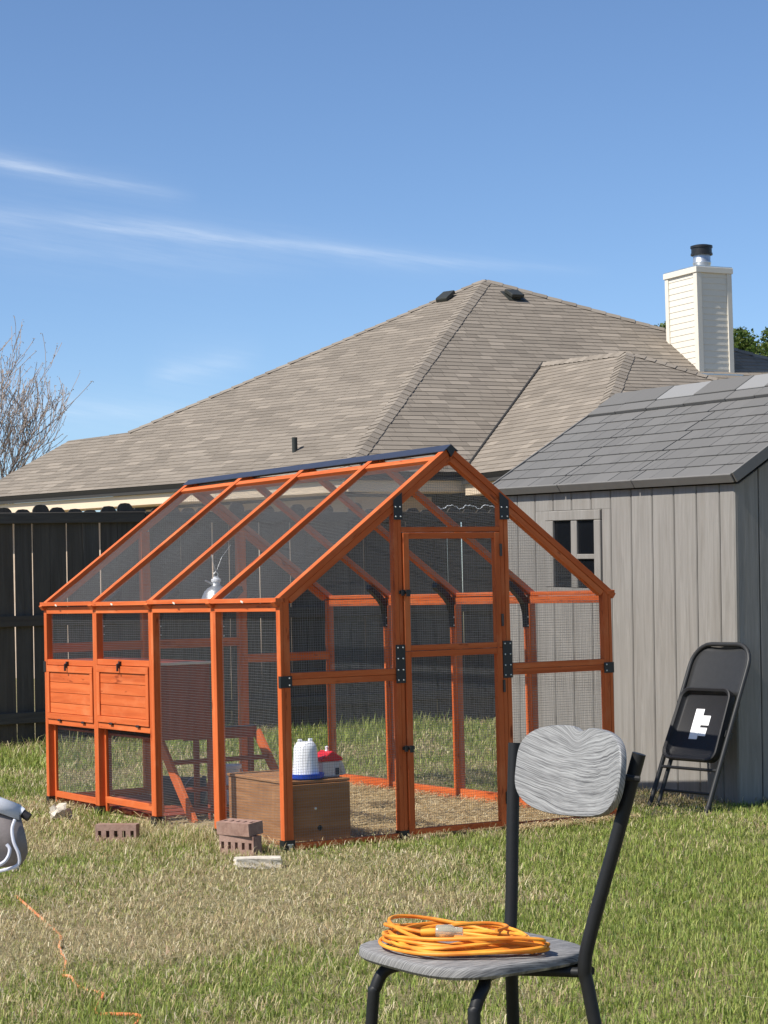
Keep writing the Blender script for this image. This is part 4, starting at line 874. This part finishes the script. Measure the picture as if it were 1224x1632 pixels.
cored_brick('cored_brick', 'cored red brick lying alone in the grass, holes facing out', T(-0.43, 0.885, 0.042) @ Matrix.Rotation(a_b, 4, 'Z') @ Matrix.Rotation(R(90), 4, 'X') @ T(0, 0, -0.028), 0)
a_s = math.atan2(-0.058-0.062, -0.165+0.299)
cored_brick('cored_brick', 'lower brick of the stack by the coop post, holes facing out', T(-0.205, 0.040, 0.044) @ Matrix.Rotation(a_s-R(26), 4, 'Z') @ Matrix.Rotation(R(90), 4, 'X') @ T(0, 0, -0.03), 0)
cored_brick('cored_brick', 'upper brick of the stack by the coop post, holes facing up', T(-0.198, 0.052, 0.0945) @ Matrix.Rotation(a_s-R(30), 4, 'Z') @ Matrix.Rotation(R(5), 4, 'X'), 0)
def rock(name, label, M, dims, mat, seed, rough=0.12, n=2, cat='stone'):
    bm = bmesh.new(); bmesh.ops.create_cube(bm, size=1.0); bmesh.ops.subdivide_edges(bm, edges=bm.edges[:], cuts=3, use_grid_fill=True); g = random.Random(seed)
    for v in bm.verts:
        p = v.co; k = 1.0 if n == 0 else (0.5/max(p.length, .01))**0.35
        v.co = Vector((p.x*dims[0], p.y*dims[1], p.z*dims[2]))*k + Vector((g.gauss(0, rough*dims[0]*.2), g.gauss(0, rough*dims[1]*.25), g.gauss(0, rough*dims[2]*.35)))
    m = bpy.data.meshes.new(name); bm.to_mesh(m); bm.free(); m.materials.append(MAT[mat]); o = link(name, m, None, M); return tag(o, label, cat)
rock('limestone_block', 'flat pale limestone block in front of the brick stack', T(-0.345, -0.40, 0.022) @ Matrix.Rotation(math.atan2(-0.079, 0.151)+0.05, 4, 'Z'), (0.195, 0.085, 0.046), 'limestone', 3, 0.10, 0)
rock('field_stone', 'pale angular stone at the far left foot of the coop', T(-0.235, 2.06, 0.030) @ Matrix.Rotation(0.4, 4, 'Z') @ Matrix.Rotation(0.5, 4, 'Y'), (0.105, 0.08, 0.075), 'limestone', 8, 0.35, 2)
rock('pebble', 'small white pebble in the grass near the camp chair', T(G(-1.62, 8.95, 0.015)), (0.03, 0.022, 0.02), 'limestone', 9, 0.2, 2, 'pebble')
# white twisted string on the fence top
sp_pts = [(5.36+0.013*k, FY-0.05+0.006*math.sin(k*.9), 1.925+0.022*math.sin(k*.42)*(1 if (k//8) % 2 else .4)+0.004*math.sin(k*1.7)) for k in range(56)]
tag(build('white_string', MB().tube(sp_pts, 0.0032, 5), 'white_plastic', None, smooth=True), 'thin white twisted string strung along the fence top behind the coop', 'string')

# ------------------------------------------------------------------ folding chair against the shed
FCM = T(2.41, 0.165, -0.005) @ Matrix.Rotation(R(3), 4, 'Z') @ Matrix.Rotation(R(23.5), 4, 'Y') @ Matrix.Scale(0.99, 4)     # local z up the folded chair, local -x faces the lawn
fch = thing('folding_chair', 'folded black metal chair leaning against the grey shed', 'folding chair', FCM)
hw = 0.222
def arch(hw_, zt, rc, x_, zb, spl=0.0):
    pts = [(x_, -hw_-spl, zb), (x_, -hw_, zt*0.55), (x_, -hw_, zt-rc)]
    for q in np.linspace(0, math.pi/2, 7)[1:]: pts.append((x_, -hw_+rc-rc*math.cos(q), zt-rc+rc*math.sin(q)))
    for q in np.linspace(0, math.pi/2, 7)[:-1]: pts.append((x_, hw_-rc+rc*math.sin(q), zt-rc+rc*math.cos(q)))
    return pts + [(x_, hw_, zt-rc), (x_, hw_, zt*0.55), (x_, hw_+spl, zb)]
build('front_frame', MB().tube(arch(hw, 0.940, 0.12, 0.0, 0.012), 0.0125, 12), 'folding_black', fch, FCM, smooth=True)
for s_ in (-1, 1):
    build('rear_leg', MB().tube([(0.030, s_*(hw-0.028), 0.62), (0.030, s_*(hw-0.028), 0.03), (0.030, s_*(hw-0.028), -0.008)], 0.0115, 12), 'folding_black', fch, FCM, smooth=True)
    build('rubber_foot', MB().tube([(0, s_*hw, 0.0), (0, s_*hw, 0.04)], 0.016, 12), 'black_rubber', fch, FCM, smooth=True); build('rubber_foot', MB().tube([(0.03, s_*(hw-0.028), -0.016), (0.03, s_*(hw-0.028), 0.03)], 0.0145, 12), 'black_rubber', fch, FCM, smooth=True)
    build('hinge_link', MB().box((-0.012, s_*(hw-0.013)-0.003, 0.42), (0.036, s_*(hw-0.013)+0.003, 0.455)), 'folding_black', fch, FCM)
build('crossbar', MB().tube([(0, -hw, 0.235), (0, hw, 0.235)], 0.0085, 10), 'folding_black', fch, FCM, smooth=True); build('crossbar', MB().tube([(0.03, -hw+0.028, 0.115), (0.03, hw-0.028, 0.115)], 0.008, 10), 'folding_black', fch, FCM, smooth=True)
# curved back panel
bp = MB(); nu, nv = 13, 11
for i in range(nv):
    zz = 0.650 + (0.930-0.650)*i/(nv-1)
    for j in range(nu):
        yy = -1+2*j/(nu-1); half = hw-0.004
        if zz > 0.940-0.12: d_ = zz-(0.940-0.12); half = hw-0.12+math.sqrt(max(0, 0.12**2-d_**2))-0.004
        lower = 0.012*(1-yy*yy) if i == 0 else 0
        bp.v.append((0.008+0.016*(1-yy*yy), yy*half, zz+lower))
for i in range(nv-1):
    for j in range(nu-1): bp.f.append((i*nu+j, i*nu+j+1, (i+1)*nu+j+1, (i+1)*nu+j))
bpo = build('back_panel', bp, 'folding_black', fch, FCM, smooth=True); md = bpo.modifiers.new('thick', 'SOLIDIFY'); md.thickness = 0.004
# seat pan seen from below: rounded tray with a lip
def rrect(hw_, hh_, r_, n=6):
    out = []
    for (cx_, cy_, a0) in ((hw_-r_, hh_-r_, 0), (-hw_+r_, hh_-r_, 90), (-hw_+r_, -hh_+r_, 180), (hw_-r_, -hh_+r_, 270)):
        for k in range(n+1): q = R(a0+90*k/n); out.append((cx_+r_*math.cos(q), cy_+r_*math.sin(q)))
    return out
pan = MB(); cz_ = 0.475; rings = [(0.197, 0.200, 0.055, 0.012), (0.200, 0.203, 0.058, -0.030), (0.194, 0.197, 0.054, -0.033), (0.182, 0.185, 0.046, -0.026), (0.176, 0.178, 0.040, -0.002), (0.168, 0.170, 0.036, 0.004)]
for (a_, b_, r_, x_) in rings:
    for (y_, z_) in rrect(a_, b_, r_): pan.v.append((x_-0.008, y_*(1+0.04*(-z_)/0.2), cz_+z_))
k_ = len(rrect(.2, .2, .05))
for i in range(len(rings)-1):
    for j in range(k_): pan.f.append((i*k_+j, i*k_+(j+1) % k_, (i+1)*k_+(j+1) % k_, (i+1)*k_+j))
pan.f.append(tuple(range((len(rings)-1)*k_, len(rings)*k_))); pan.f.append(tuple(range(k_))[::-1])
seat = build('seat', pan, 'folding_pan', fch, FCM, smooth=True)
SM = FCM @ T(-0.0048, 0.0, cz_)
for (a0, b0, a1, b1) in ((0.002, -0.078, 0.066, 0.092), (-0.058, 0.002, 0.000, 0.056), (-0.054, -0.058, 0.000, -0.012)):
    lb = build('paper_label', MB().box((-0.0012, a0, b0), (0.0, a1, b1)), 'paper', seat, SM); 

# ------------------------------------------------------------------ dining chair in the foreground
DC = T(-2.195, -4.865, 0.0)
dch = thing('dining_chair', 'dining chair with grey wood-look back and seat on black steel legs, standing in the lawn', 'chair', DC)
# seat: rounded square slab, slightly domed edge
st_ = MB(); SHW = 0.205
def squirc(hx, hy, n_=2.0, k=48, e=3.6):
    out = []
    for i in range(k):
        q = 2*math.pi*i/k; c, s = math.cos(q), math.sin(q); r_ = (abs(c)**e+abs(s)**e)**(-1/e); out.append((r_*c*hx, r_*s*hy))
    return out
def slab(mb, outline, z0, z1, rr_=0.006):
    k = len(outline); sc_ = [(-rr_, z0), (0, z0+rr_), (0, z1-rr_), (-rr_*0.4, z1-rr_*0.35), (-rr_*1.4, z1)]
    base = len(mb.v)
    for (d, z) in sc_:
        for (x_, y_) in outline:
            L_ = math.hypot(x_, y_); mb.v.append((x_*(1+d/L_), y_*(1+d/L_), z))
    for i in range(len(sc_)-1):
        for j in range(k): mb.f.append((base+i*k+j, base+i*k+(j+1) % k, base+(i+1)*k+(j+1) % k, base+(i+1)*k+j))
    mb.f.append(tuple(base+j for j in range(k))[::-1]); mb.f.append(tuple(base+(len(sc_)-1)*k+j for j in range(k)))
out = [(x_, y_*(1.0-0.08*(x_/SHW))) for (x_, y_) in squirc(0.192, 0.202)]
slab(st_, out, 0.0, 0.024); build('seat', st_, 'grey_oak_seat', dch, DC @ T(0.004, 0.006, 0.430), smooth=True)
# back posts splayed outwards, legs curved under the seat
RT_ = 0.0135
def smooth_path(pts, n=6):
    P = [Vector(p) for p in pts]; P = [P[0]*2-P[1]] + P + [P[-1]*2-P[-2]]; o = []
    for i in range(1, len(P)-2):
        for k in range(n):
            t_ = k/n; a, b, c, d = P[i-1:i+3]; o.append(0.5*((2*b)+(-a+c)*t_+(2*a-5*b+4*c-d)*t_*t_+(-a+3*b-3*c+d)*t_**3))
    return [tuple(q) for q in o] + [tuple(P[-2])]
yR, yL = -0.205, 0.105
for (y0, ytop, xo) in ((yR, -0.290, -0.025), (yL, 0.130, 0.012)):
    sg = -1 if y0 < 0 else 1
    pts = [(0.202, ytop, 0.841), (0.180+xo*0.45, y0+(ytop-y0)*0.60, 0.68), (0.156+xo, y0+(ytop-y0)*0.13, 0.50), (0.146+xo, y0, 0.43), (0.152+xo, y0+sg*0.003, 0.385), (0.172+xo, y0+sg*0.028, 0.20), (0.20+xo, y0+sg*0.05, 0.0)]
    build('back_post', MB().tube(smooth_path(pts), RT_, 16), 'chair_black', dch, DC, smooth=True)
for y0, xo in ((-0.158, 0.044), (0.115, 0.0)):
    sg = -1 if y0 < 0 else 1
    pts = [(0.04, y0*0.40, 0.419), (-0.070+xo*0.6, y0*0.72, 0.419), (-0.128+xo, y0+sg*0.002, 0.410), (-0.153+xo, y0+sg*0.010, 0.375), (-0.160+xo, y0+sg*0.014, 0.33), (-0.178+xo, y0+sg*0.04, 0.0)]
    build('front_leg', MB().tube(smooth_path(pts), 0.0125, 16), 'chair_black', dch, DC, smooth=True)
for (x_, a, b) in ((0.138, yR+0.004, yL-0.004), (0.03, -0.07, 0.06)): build('seat_rail', MB().tube([(x_, a, 0.420), (x_, b, 0.420)], 0.010, 12), 'chair_black', dch, DC, smooth=True)
for (y0, y1, x1) in ((-0.060, yR+0.004, 0.122), (0.06, yL, 0.158)): build('seat_rail', MB().tube([(0.0, y0, 0.418), (x1, y1, 0.419)], 0.010, 12), 'chair_black', dch, DC, smooth=True)
# back board: soft rounded oblong with a dip in the top edge, bent round the sitter
bb = MB(); k = 72; ol = []
for i in range(k):
    q = 2*math.pi*i/k; c, s = math.cos(q), math.sin(q); e = 3.0; r_ = (abs(c)**e+abs(s)**e)**(-1/e); yy, zz = r_*c*0.198, r_*s*0.089
    if zz > 0: zz -= 0.010*math.exp(-((yy-0.01)/0.022)**2)*zz/0.089
    zz += 0.010*(yy/0.190)*(-1 if zz < 0 else 0.3); ol.append((yy, zz))
def bend(y, d): return 0.030*(1-(y/0.190)**2) + d
rings_ = ((0.985, 0.0), (1.0, 0.003), (1.0, 0.013), (0.985, 0.016)); front_in = [0.66, 0.33]
seq = [(f_, 0.0) for f_ in (0.0, 0.33, 0.66)] + list(rings_) + [(f_, 0.016) for f_ in (0.66, 0.33, 0.0)]
for (f_, d) in seq:
    for (y, z) in ol: bb.v.append((bend(y*f_, d), y*f_, z*f_))
for i in range(len(seq)-1):
    for j in range(k): bb.f.append((i*k+j, i*k+(j+1) % k, (i+1)*k+(j+1) % k, (i+1)*k+j))
BB = DC @ T(0.150, -0.121, 0.803) @ Matrix.Rotation(R(-5), 4, 'Z') @ Matrix.Rotation(R(9), 4, 'Y')
bbo = build('backrest', bb, 'grey_oak', dch, BB, smooth=True)
for y in (-0.165, 0.165): build('backrest_bolt', MB().tube([(0.012, y, 0.0), (0.045, y*1.2, 0.0)], 0.006, 8), 'chair_black', bbo, BB)

# ------------------------------------------------------------------ orange extension cord coiled on the chair
CO = T(-2.228, -4.872, 0.455)
cordT = thing('extension_cord', 'orange extension cord loosely coiled on the seat of the grey chair', 'cord', CO)
g = random.Random(21); ax = Vector((0.46, -0.89, 0)).normalized(); ay = Vector((ax.y*-1, ax.x, 0))
pts = []; turns = 12; per = 26; cr_ = 0.0038
for i in range(turns*per):
    tt = i/per; lo = int(tt); q = 2*math.pi*(i % per)/per; g2 = random.Random(100+lo); g3 = random.Random(101+lo); f_ = (i % per)/per
    A = (g2.uniform(0.135, 0.182))*(1-f_)+g3.uniform(0.135, 0.182)*f_; B = g2.uniform(0.062, 0.142)*(1-f_)+g3.uniform(0.062, 0.142)*f_
    ox = g2.uniform(-0.014, 0.014)*(1-f_)+g3.uniform(-0.014, 0.014)*f_; oy = g2.uniform(-0.018, 0.018)*(1-f_)+g3.uniform(-0.018, 0.018)*f_
    taper = 1-0.55*max(0, math.cos(q)); lay = 0.0050 + 0.0028*tt*(0.75+0.45*math.sin(q+2.3+tt*1.3)) + 0.004*max(0.0, -math.cos(q))*tt/5
    p = ax*(ox+A*math.cos(q)) + ay*(oy+B*math.sin(q)*taper) + Vector((0, 0, lay)); pts.append(tuple(p))
build('cord', MB().tube(smooth_path(pts, 2), cr_, 8), 'orange_cord', cordT, CO, smooth=True)
tail = [(-0.02, 0.02, 0.048), (0.03, -0.05, 0.050), (0.07, -0.03, 0.046), (0.09, -0.01, 0.030)]
for tl, z_ in (([(-0.085, -0.055, 0.020), (-0.03, -0.075, 0.026), (0.03, -0.100, 0.020), (0.07, -0.125, 0.010), (0.065, -0.150, 0.0065)], 0), ([(-0.075, 0.01, 0.040), (-0.02, -0.01, 0.050), (0.05, -0.02, 0.048), (0.08, -0.045, 0.042), (0.04, -0.065, 0.040)], 0)):
    build('cord_end', MB().tube(smooth_path(tl, 5), cr_, 8), 'orange_cord', cordT, CO, smooth=True)
PM = CO @ T(-0.080, -0.035, 0.046) @ Matrix.Rotation(math.atan2(-0.62, 0.78), 4, 'Z') @ Matrix.Rotation(R(90), 4, 'Y')
build('socket_end', MB().lathe([(0, 0), (0.013, 0), (0.0145, 0.004), (0.0145, 0.030), (0.010, 0.036), (0.009, 0.052), (0, 0.053)], 20), 'clear_plastic', cordT, PM, smooth=True)
build('strain_relief', MB().lathe([(0.0, -0.001), (0.0075, -0.001), (0.008, -0.012), (0.006, -0.030), (0, -0.031)], 14), 'orange_cord', cordT, PM, smooth=True)
# the other orange cord, half sunk in the lawn
gp = [(-1.50, -0.55), (-1.62, -1.05), (-1.707, -1.507), (-1.84, -1.83), (-1.933, -2.112), (-2.00, -2.25), (-2.029, -2.379), (-2.045, -2.491), (-2.03, -2.62), (-2.069, -2.722), (-2.15, -2.86), (-2.14, -2.951), (-2.10, -3.05), (-2.161, -3.126), (-2.20, -3.30), (-2.12, -3.55)]
gp3 = [(a, b, 0.008+0.010*math.sin(i*2.3)) for i, (a, b) in enumerate(gp)]
tag(build('lawn_cord', MB().tube(smooth_path(gp3, 6), 0.0050, 8), 'weathered_cord', None, smooth=True), 'faded orange cord running half hidden through the dry grass', 'cord')

# ------------------------------------------------------------------ camp chair, only its arm reaches into view
CCB = T(G(-0.437, 2.50, 0.0)) @ Matrix.Rotation(-YAW, 4, 'Z')       # local x to the right of the view, y away
cc = thing('camp_chair', 'grey fabric camp chair with capped tube end at the left edge', 'camp chair', CCB)
CCM = CCB @ T(0, 0, 0.905) @ Matrix.Scale(0.38, 4) @ T(-0.012, 0, -0.600)
build('back_tube', MB().tube([(-0.62, 0.0, 0.76), (-0.10, 0, 0.66), (-0.006, 0, 0.608), (0.008, -0.002, 0.598)], 0.012, 12), 'galvanised', cc, CCM, smooth=True)
build('tube_cap', MB().tube([(-0.002, 0, 0.604), (0.019, -0.003, 0.590)], 0.0135, 14), 'black_rubber', cc, CCM, smooth=True)
build('tube_collar', MB().tube([(-0.016, 0, 0.616), (-0.003, 0, 0.6065)], 0.0150, 14), 'white_plastic', cc, CCM, smooth=True)
arm = MB()
for i in range(9):
    f_ = i/8; x_ = -0.62+0.61*f_; zc = 0.775-0.160*f_**1.6; wd = 0.075*(1-0.70*f_)
    for j in range(7):
        q = -1+2*j/6; arm.v.append((x_, q*wd, zc+0.012*(1-q*q)-0.030*abs(q)**3))
for i in range(8):
    for j in range(6): arm.f.append((i*7+j, i*7+j+1, (i+1)*7+j+1, (i+1)*7+j))
ao = build('sleeve', arm, 'camp_fabric', cc, CCM, smooth=True); ao.modifiers.new('t', 'SOLIDIFY').thickness = 0.005
pk_ = MB()
for i in range(10):
    f_ = i/9
    for j in range(9):
        h_ = j/8; x1 = -0.008+0.024*math.sin(h_*2.3)-0.018*max(0, h_-0.8)/0.2; zt_ = 0.745-0.145*f_; zb = 0.405+0.05*abs(f_-0.2)**1.2
        x_ = -0.60+(0.60+x1)*f_; pk_.v.append((x_, -0.014-0.04*math.sin(math.pi*min(1, h_*1.05))*math.sin(math.pi*(0.15+0.7*f_)), zt_+(zb-zt_)*h_))
for i in range(9):
    for j in range(8): pk_.f.append((i*9+j, i*9+j+1, (i+1)*9+j+1, (i+1)*9+j))
po = build('side_panel', pk_, 'camp_pocket', cc, CCM, smooth=True); po.modifiers.new('t', 'SOLIDIFY').thickness = 0.006
build('piping', MB().tube(smooth_path([(-0.020, -0.04, 0.590), (-0.028, -0.048, 0.56), (-0.022, -0.055, 0.52), (-0.008, -0.055, 0.485), (-0.008, -0.05, 0.455), (-0.03, -0.05, 0.440), (-0.10, -0.05, 0.425)], 5), 0.0055, 8), 'camp_piping', po, CCM, smooth=True)
build('piping', MB().tube(smooth_path([(-0.40, -0.075, 0.41), (-0.12, -0.075, 0.440), (-0.062, -0.07, 0.455), (-0.040, -0.066, 0.475), (-0.034, -0.062, 0.500), (-0.044, -0.06, 0.515)], 5), 0.0055, 8), 'camp_piping', po, CCM, smooth=True)
build('backrest', MB().box((-0.60, 0.0, 0.40), (-0.10, 0.010, 0.90)), 'camp_fabric', cc, CCB, bevel=0.004)
build('seat', MB().box((-0.60, -0.46, 0.40), (-0.12, -0.01, 0.415)), 'camp_fabric', cc, CCB, bevel=0.005)
for (xa, ya, xb, yb, zt_) in ((-0.12, -0.46, -0.60, -0.01, 0.40), (-0.60, -0.46, -0.12, -0.01, 0.40), (-0.12, 0.02, -0.10, 0.012, 0.90), (-0.60, 0.02, -0.62, 0.012, 0.90)): build('leg', MB().tube([(xa, ya, 0.01), (xb, yb, zt_)], 0.009, 10), 'galvanised', cc, CCB, smooth=True)

# ------------------------------------------------------------------ lawn and bedding straw
def inside_any(P):
    x, y = P[:, 0], P[:, 1]
    co = (x > 0.03) & (x < 1.83) & (y > 0.06) & (y < 2.80)
    a = R(4); wx = (x-2.80)*math.cos(a)-(y-0.13)*math.sin(a); wy = (x-2.80)*math.sin(a)+(y-0.13)*math.cos(a)
    sh = (wx > 0.02) & (wx < 1.9) & (wy > 0.02) & (wy < 2.45)
    return co, sh
def vnoise(P, s, seed):
    g = np.random.default_rng(seed); T_ = g.random((64, 64)); q = P*s; i = np.floor(q).astype(int); f = q-i; f = f*f*(3-2*f); i %= 64; j = (i+1) % 64
    return (T_[i[:, 0], i[:, 1]]*(1-f[:, 0])*(1-f[:, 1])+T_[j[:, 0], i[:, 1]]*f[:, 0]*(1-f[:, 1])+T_[i[:, 0], j[:, 1]]*(1-f[:, 0])*f[:, 1]+T_[j[:, 0], j[:, 1]]*f[:, 0]*f[:, 1])
def blob(P, cx_, cy_, r_): return np.exp(-((P[:, 0]-cx_)**2+(P[:, 1]-cy_)**2)/(r_*r_))
def dryness(P):
    d = 0.43+0.75*(vnoise(P, 1.1, 1)-0.5)+0.55*(vnoise(P, 3.7, 2)-0.5)+0.35*(vnoise(P, 11.0, 3)-0.5)
    lat_ = (P[:, 0]-CAM.x)*RH.x+(P[:, 1]-CAM.y)*RH.y; d -= 0.26*np.clip((lat_+0.25)/0.7, 0, 1)*(P[:, 1] < 0.2)
    d += 0.42*blob(P, -1.45, -1.6, 1.0)+0.30*blob(P, -0.5, -1.0, 0.9)+0.22*blob(P, -2.1, -1.4, 0.8)
    d -= 0.45*blob(P, -0.25, 0.62, 0.30)+0.35*blob(P, -0.7, -3.6, 0.9)+0.25*blob(P, -2.3, -3.0, 0.5)+0.30*blob(P, 0.6, -0.25, 0.5)+0.35*blob(P, 1.2, -2.2, 1.3)
    d -= 0.30*(P[:, 1] > 3.2)+0.15*blob(P, -0.3, 2.6, 0.7)
    d += 0.30*blob(P, 2.55, 0.55, 0.25)
    return np.clip(d, 0.02, 0.95)
bands = [(3.6, 5.2, 11000, 0.0026, 1.0), (5.2, 7.4, 15000, 0.0027, 0.85), (7.4, 10.5, 10500, 0.0032, 0.80), (10.5, 14.0, 6000, 0.0042, 0.9), (14.0, 18.2, 3000, 0.0058, 1.1)]
VV, FF4, CC = [], [], []; nv_ = 0
for (d0, d1, den, wb, hb) in bands:
    half = lambda d: 0.20*d+1.9
    n = int(den*(half(d0)+half(d1))*(d1-d0)); dd = nrg.uniform(d0, d1, n); ll = nrg.uniform(-1, 1, n)*half(d1); k_ = (np.abs(ll) < half(dd)) & (nrg.random(n) < np.where(np.abs(ll) > 0.19*dd+0.45, 0.42, 1.0)); dd, ll = dd[k_], ll[k_]
    P = np.stack([CAM.x+RH.x*ll+FH.x*dd, CAM.y+RH.y*ll+FH.y*dd], 1); co, sh = inside_any(P); keep = (~co) & (~sh) & (P[:, 1] < FY+0.4); P = P[keep]; n = len(P)
    dry = dryness(P); isdry = nrg.random(n) < dry; bare = vnoise(P, 2.3, 6); keep = nrg.random(n) < np.where(dry > 0.7, 0.7, 1.0)*np.clip(1.35-1.1*vnoise(P, 14.0, 12), 0.35, 1.0); P, dry, isdry = P[keep], dry[keep], isdry[keep]; n = len(P)
    hgt = (0.009+0.013*vnoise(P, 1.7, 4)+0.011*nrg.random(n))*hb; lush = np.clip(0.55-dry, 0, 1); hgt *= (1+0.9*lush); hgt += 0.05*blob(P, -0.25, 0.62, 0.28)*nrg.random(n) + 0.035*(P[:, 1] > 5.5)*nrg.random(n)
    # longer tufts along posts, walls and the fence foot
    near = (np.abs(P[:, 0]-0.02) < 0.07) & (P[:, 1] > 0.25) & (P[:, 1] < 2.9) | (P[:, 1] > FY-0.35); hgt *= np.where(near, 1.4, 1.0); hgt *= 1-0.45*blob(P, 0.05, -0.12, 0.22)-0.35*blob(P, 2.4, 0.1, 0.5)-0.25*blob(P, -0.35, -0.4, 0.25)-0.3*blob(P, -0.5, 0.75, 0.2)
    lean = np.where(isdry, nrg.uniform(0.95, 1.5, n), nrg.uniform(0.15, 1.15, n)); az = nrg.uniform(0, 2*np.pi, n); L = hgt*np.where(isdry, 1.5*nrg.uniform(0.6, 1.5, n), 1.25*nrg.uniform(0.6, 1.3, n))
    dirx, diry = np.cos(az), np.sin(az); sx, sy = -diry, dirx; wv = wb*nrg.uniform(0.65, 1.5, n)*np.where(isdry, 0.85, 1.0)
    z0 = np.where(isdry, nrg.uniform(0.0, 0.030, n), 0.0)
    a1 = lean*0.55; a2 = lean*1.25
    m = np.stack([P[:, 0]+dirx*L*.55*np.sin(a1), P[:, 1]+diry*L*.55*np.sin(a1), z0+L*.55*np.cos(a1)], 1)
    tp = m+np.stack([dirx*L*.45*np.sin(a2), diry*L*.45*np.sin(a2), L*.45*np.cos(a2)], 1); tp[:, 2] = np.maximum(tp[:, 2], 0.004); b0 = np.stack([P[:, 0], P[:, 1], z0-0.002], 1); S = np.stack([sx*wv, sy*wv, 0*wv], 1)
    V = np.stack([b0-S*.5, b0+S*.5, m-S*.42, m+S*.42, tp-S*.08, tp+S*.08], 1)
    gp_ = np.array([(0.225, 0.300, 0.050), (0.280, 0.345, 0.070), (0.345, 0.385, 0.100), (0.145, 0.215, 0.038), (0.41, 0.43, 0.13)]); dp_ = np.array([(0.50, 0.40, 0.22), (0.58, 0.49, 0.29), (0.44, 0.32, 0.175), (0.64, 0.56, 0.37), (0.40, 0.34, 0.17), (0.46, 0.43, 0.20)])
    C_ = np.where(isdry[:, None], dp_[nrg.integers(0, 6, n)], gp_[nrg.integers(0, 5, n)])*nrg.uniform(0.6, 1.35, (n, 1)); C_ = np.where((~isdry)[:, None] & (dry > 0.5)[:, None], C_*0.8+np.array((0.05, 0.04, 0.01)), C_)
    ci = np.repeat(C_[:, None, :], 6, 1)
    VV.append(V.reshape(-1, 3)); CC.append(ci.reshape(-1, 3)); base = nv_+np.arange(n)*6
    FF4.append(np.concatenate([np.stack([base, base+1, base+3, base+2], 1), np.stack([base+2, base+3, base+5, base+4], 1)])); nv_ += 6*n
lawn = big_mesh('grass', np.concatenate(VV), np.concatenate(FF4), 'grass_blade', np.concatenate(CC)); lawn['kind'] = 'stuff'; lawn['label'] = 'patchy green and straw-dry lawn grass'
# loose dead stems lying across the turf
n = 16000; dd = nrg.uniform(4.6, 12.5, n); ll = nrg.uniform(-1, 1, n)*(0.2*12.5+0.75); k_ = np.abs(ll) < 0.2*dd+0.75; dd, ll = dd[k_], ll[k_]
P = np.stack([CAM.x+RH.x*ll+FH.x*dd, CAM.y+RH.y*ll+FH.y*dd], 1); co, sh = inside_any(P); dr_ = dryness(P); k_ = (~co) & (~sh) & (nrg.random(len(P)) < np.clip(dr_*1.3-0.25, 0.02, 1)); P = P[k_]; n = len(P)
az = nrg.uniform(0, 2*np.pi, n); L = nrg.uniform(0.025, 0.10, n); el = nrg.normal(0.05, 0.22, n); z = nrg.uniform(0.016, 0.034, n); bend_ = nrg.normal(0, 0.25, n)
d1_ = np.stack([np.cos(az)*np.cos(el), np.sin(az)*np.cos(el), np.sin(el)], 1); d2_ = np.stack([np.cos(az+bend_), np.sin(az+bend_), np.sin(el)*0.3], 1); S = np.stack([-np.sin(az), np.cos(az), 0*az], 1)*nrg.uniform(0.0010, 0.0024, (n, 1)); c = np.concatenate([P, z[:, None]], 1)
a_ = c-d1_*L[:, None]/2; b_ = c+d2_*L[:, None]/2; V = np.stack([a_-S*.6, a_+S*.6, c-S, c+S, b_-S*.4, b_+S*.4], 1); V[:, :, 2] = np.maximum(V[:, :, 2], 0.006); base = np.arange(n)*6
tp_ = np.array([(0.70, 0.60, 0.40), (0.60, 0.49, 0.30), (0.78, 0.70, 0.52), (0.52, 0.39, 0.24), (0.60, 0.42, 0.28)]); ti = np.repeat(tp_[nrg.integers(0, 5, n)]*nrg.uniform(.75, 1.15, (n, 1)), 6, 0)
th = big_mesh('dead_stems', V.reshape(-1, 3), np.concatenate([np.stack([base, base+1, base+3, base+2], 1), np.stack([base+2, base+3, base+5, base+4], 1)]), 'grass_blade', ti); th['kind'] = 'stuff'; th['label'] = 'loose pale dead stems lying across the turf'
# straw
n = 26000; P = np.stack([nrg.uniform(0.05, 1.85, n), nrg.uniform(0.05, 2.80, n)], 1)
keep = (nrg.random(n) < np.where((P[:, 0] < 0.55) & (P[:, 1] > 0.8), 0.25, 1.0)); P = P[keep]
ex = np.stack([nrg.uniform(1.2, 1.95, 1500), nrg.uniform(-0.13, 0.06, 1500)], 1); P = np.concatenate([P, ex]); n = len(P)
az = nrg.uniform(0, 2*np.pi, n); L = nrg.uniform(0.02, 0.085, n); el = nrg.normal(0, 0.16, n); z = nrg.uniform(0.008, 0.034, n); dv = np.stack([np.cos(az)*np.cos(el), np.sin(az)*np.cos(el), np.sin(el)], 1); S = np.stack([-np.sin(az), np.cos(az), 0*az], 1)*nrg.uniform(0.0012, 0.0024, (n, 1)); c = np.concatenate([P, z[:, None]], 1); up = np.array([0, 0, 0.0015])
V = np.stack([c-dv*L[:, None]/2-S, c-dv*L[:, None]/2+S, c+up-dv*0, c+dv*L[:, None]/2+S, c+dv*L[:, None]/2-S], 1)[:, [0, 1, 3, 4]]
V[:, :, 2] = np.maximum(V[:, :, 2], 0.007)
sp_ = np.array([(0.66, 0.52, 0.28), (0.74, 0.60, 0.36), (0.56, 0.41, 0.21), (0.80, 0.69, 0.46)]); ti = np.repeat(sp_[nrg.integers(0, 4, n)]*nrg.uniform(.75, 1.15, (n, 1)), 4, 0)
straw = big_mesh('straw', V.reshape(-1, 3), np.arange(4*n).reshape(n, 4), 'grass_blade', ti); straw['kind'] = 'stuff'; straw['label'] = 'pale straw bedding spread over the coop floor'
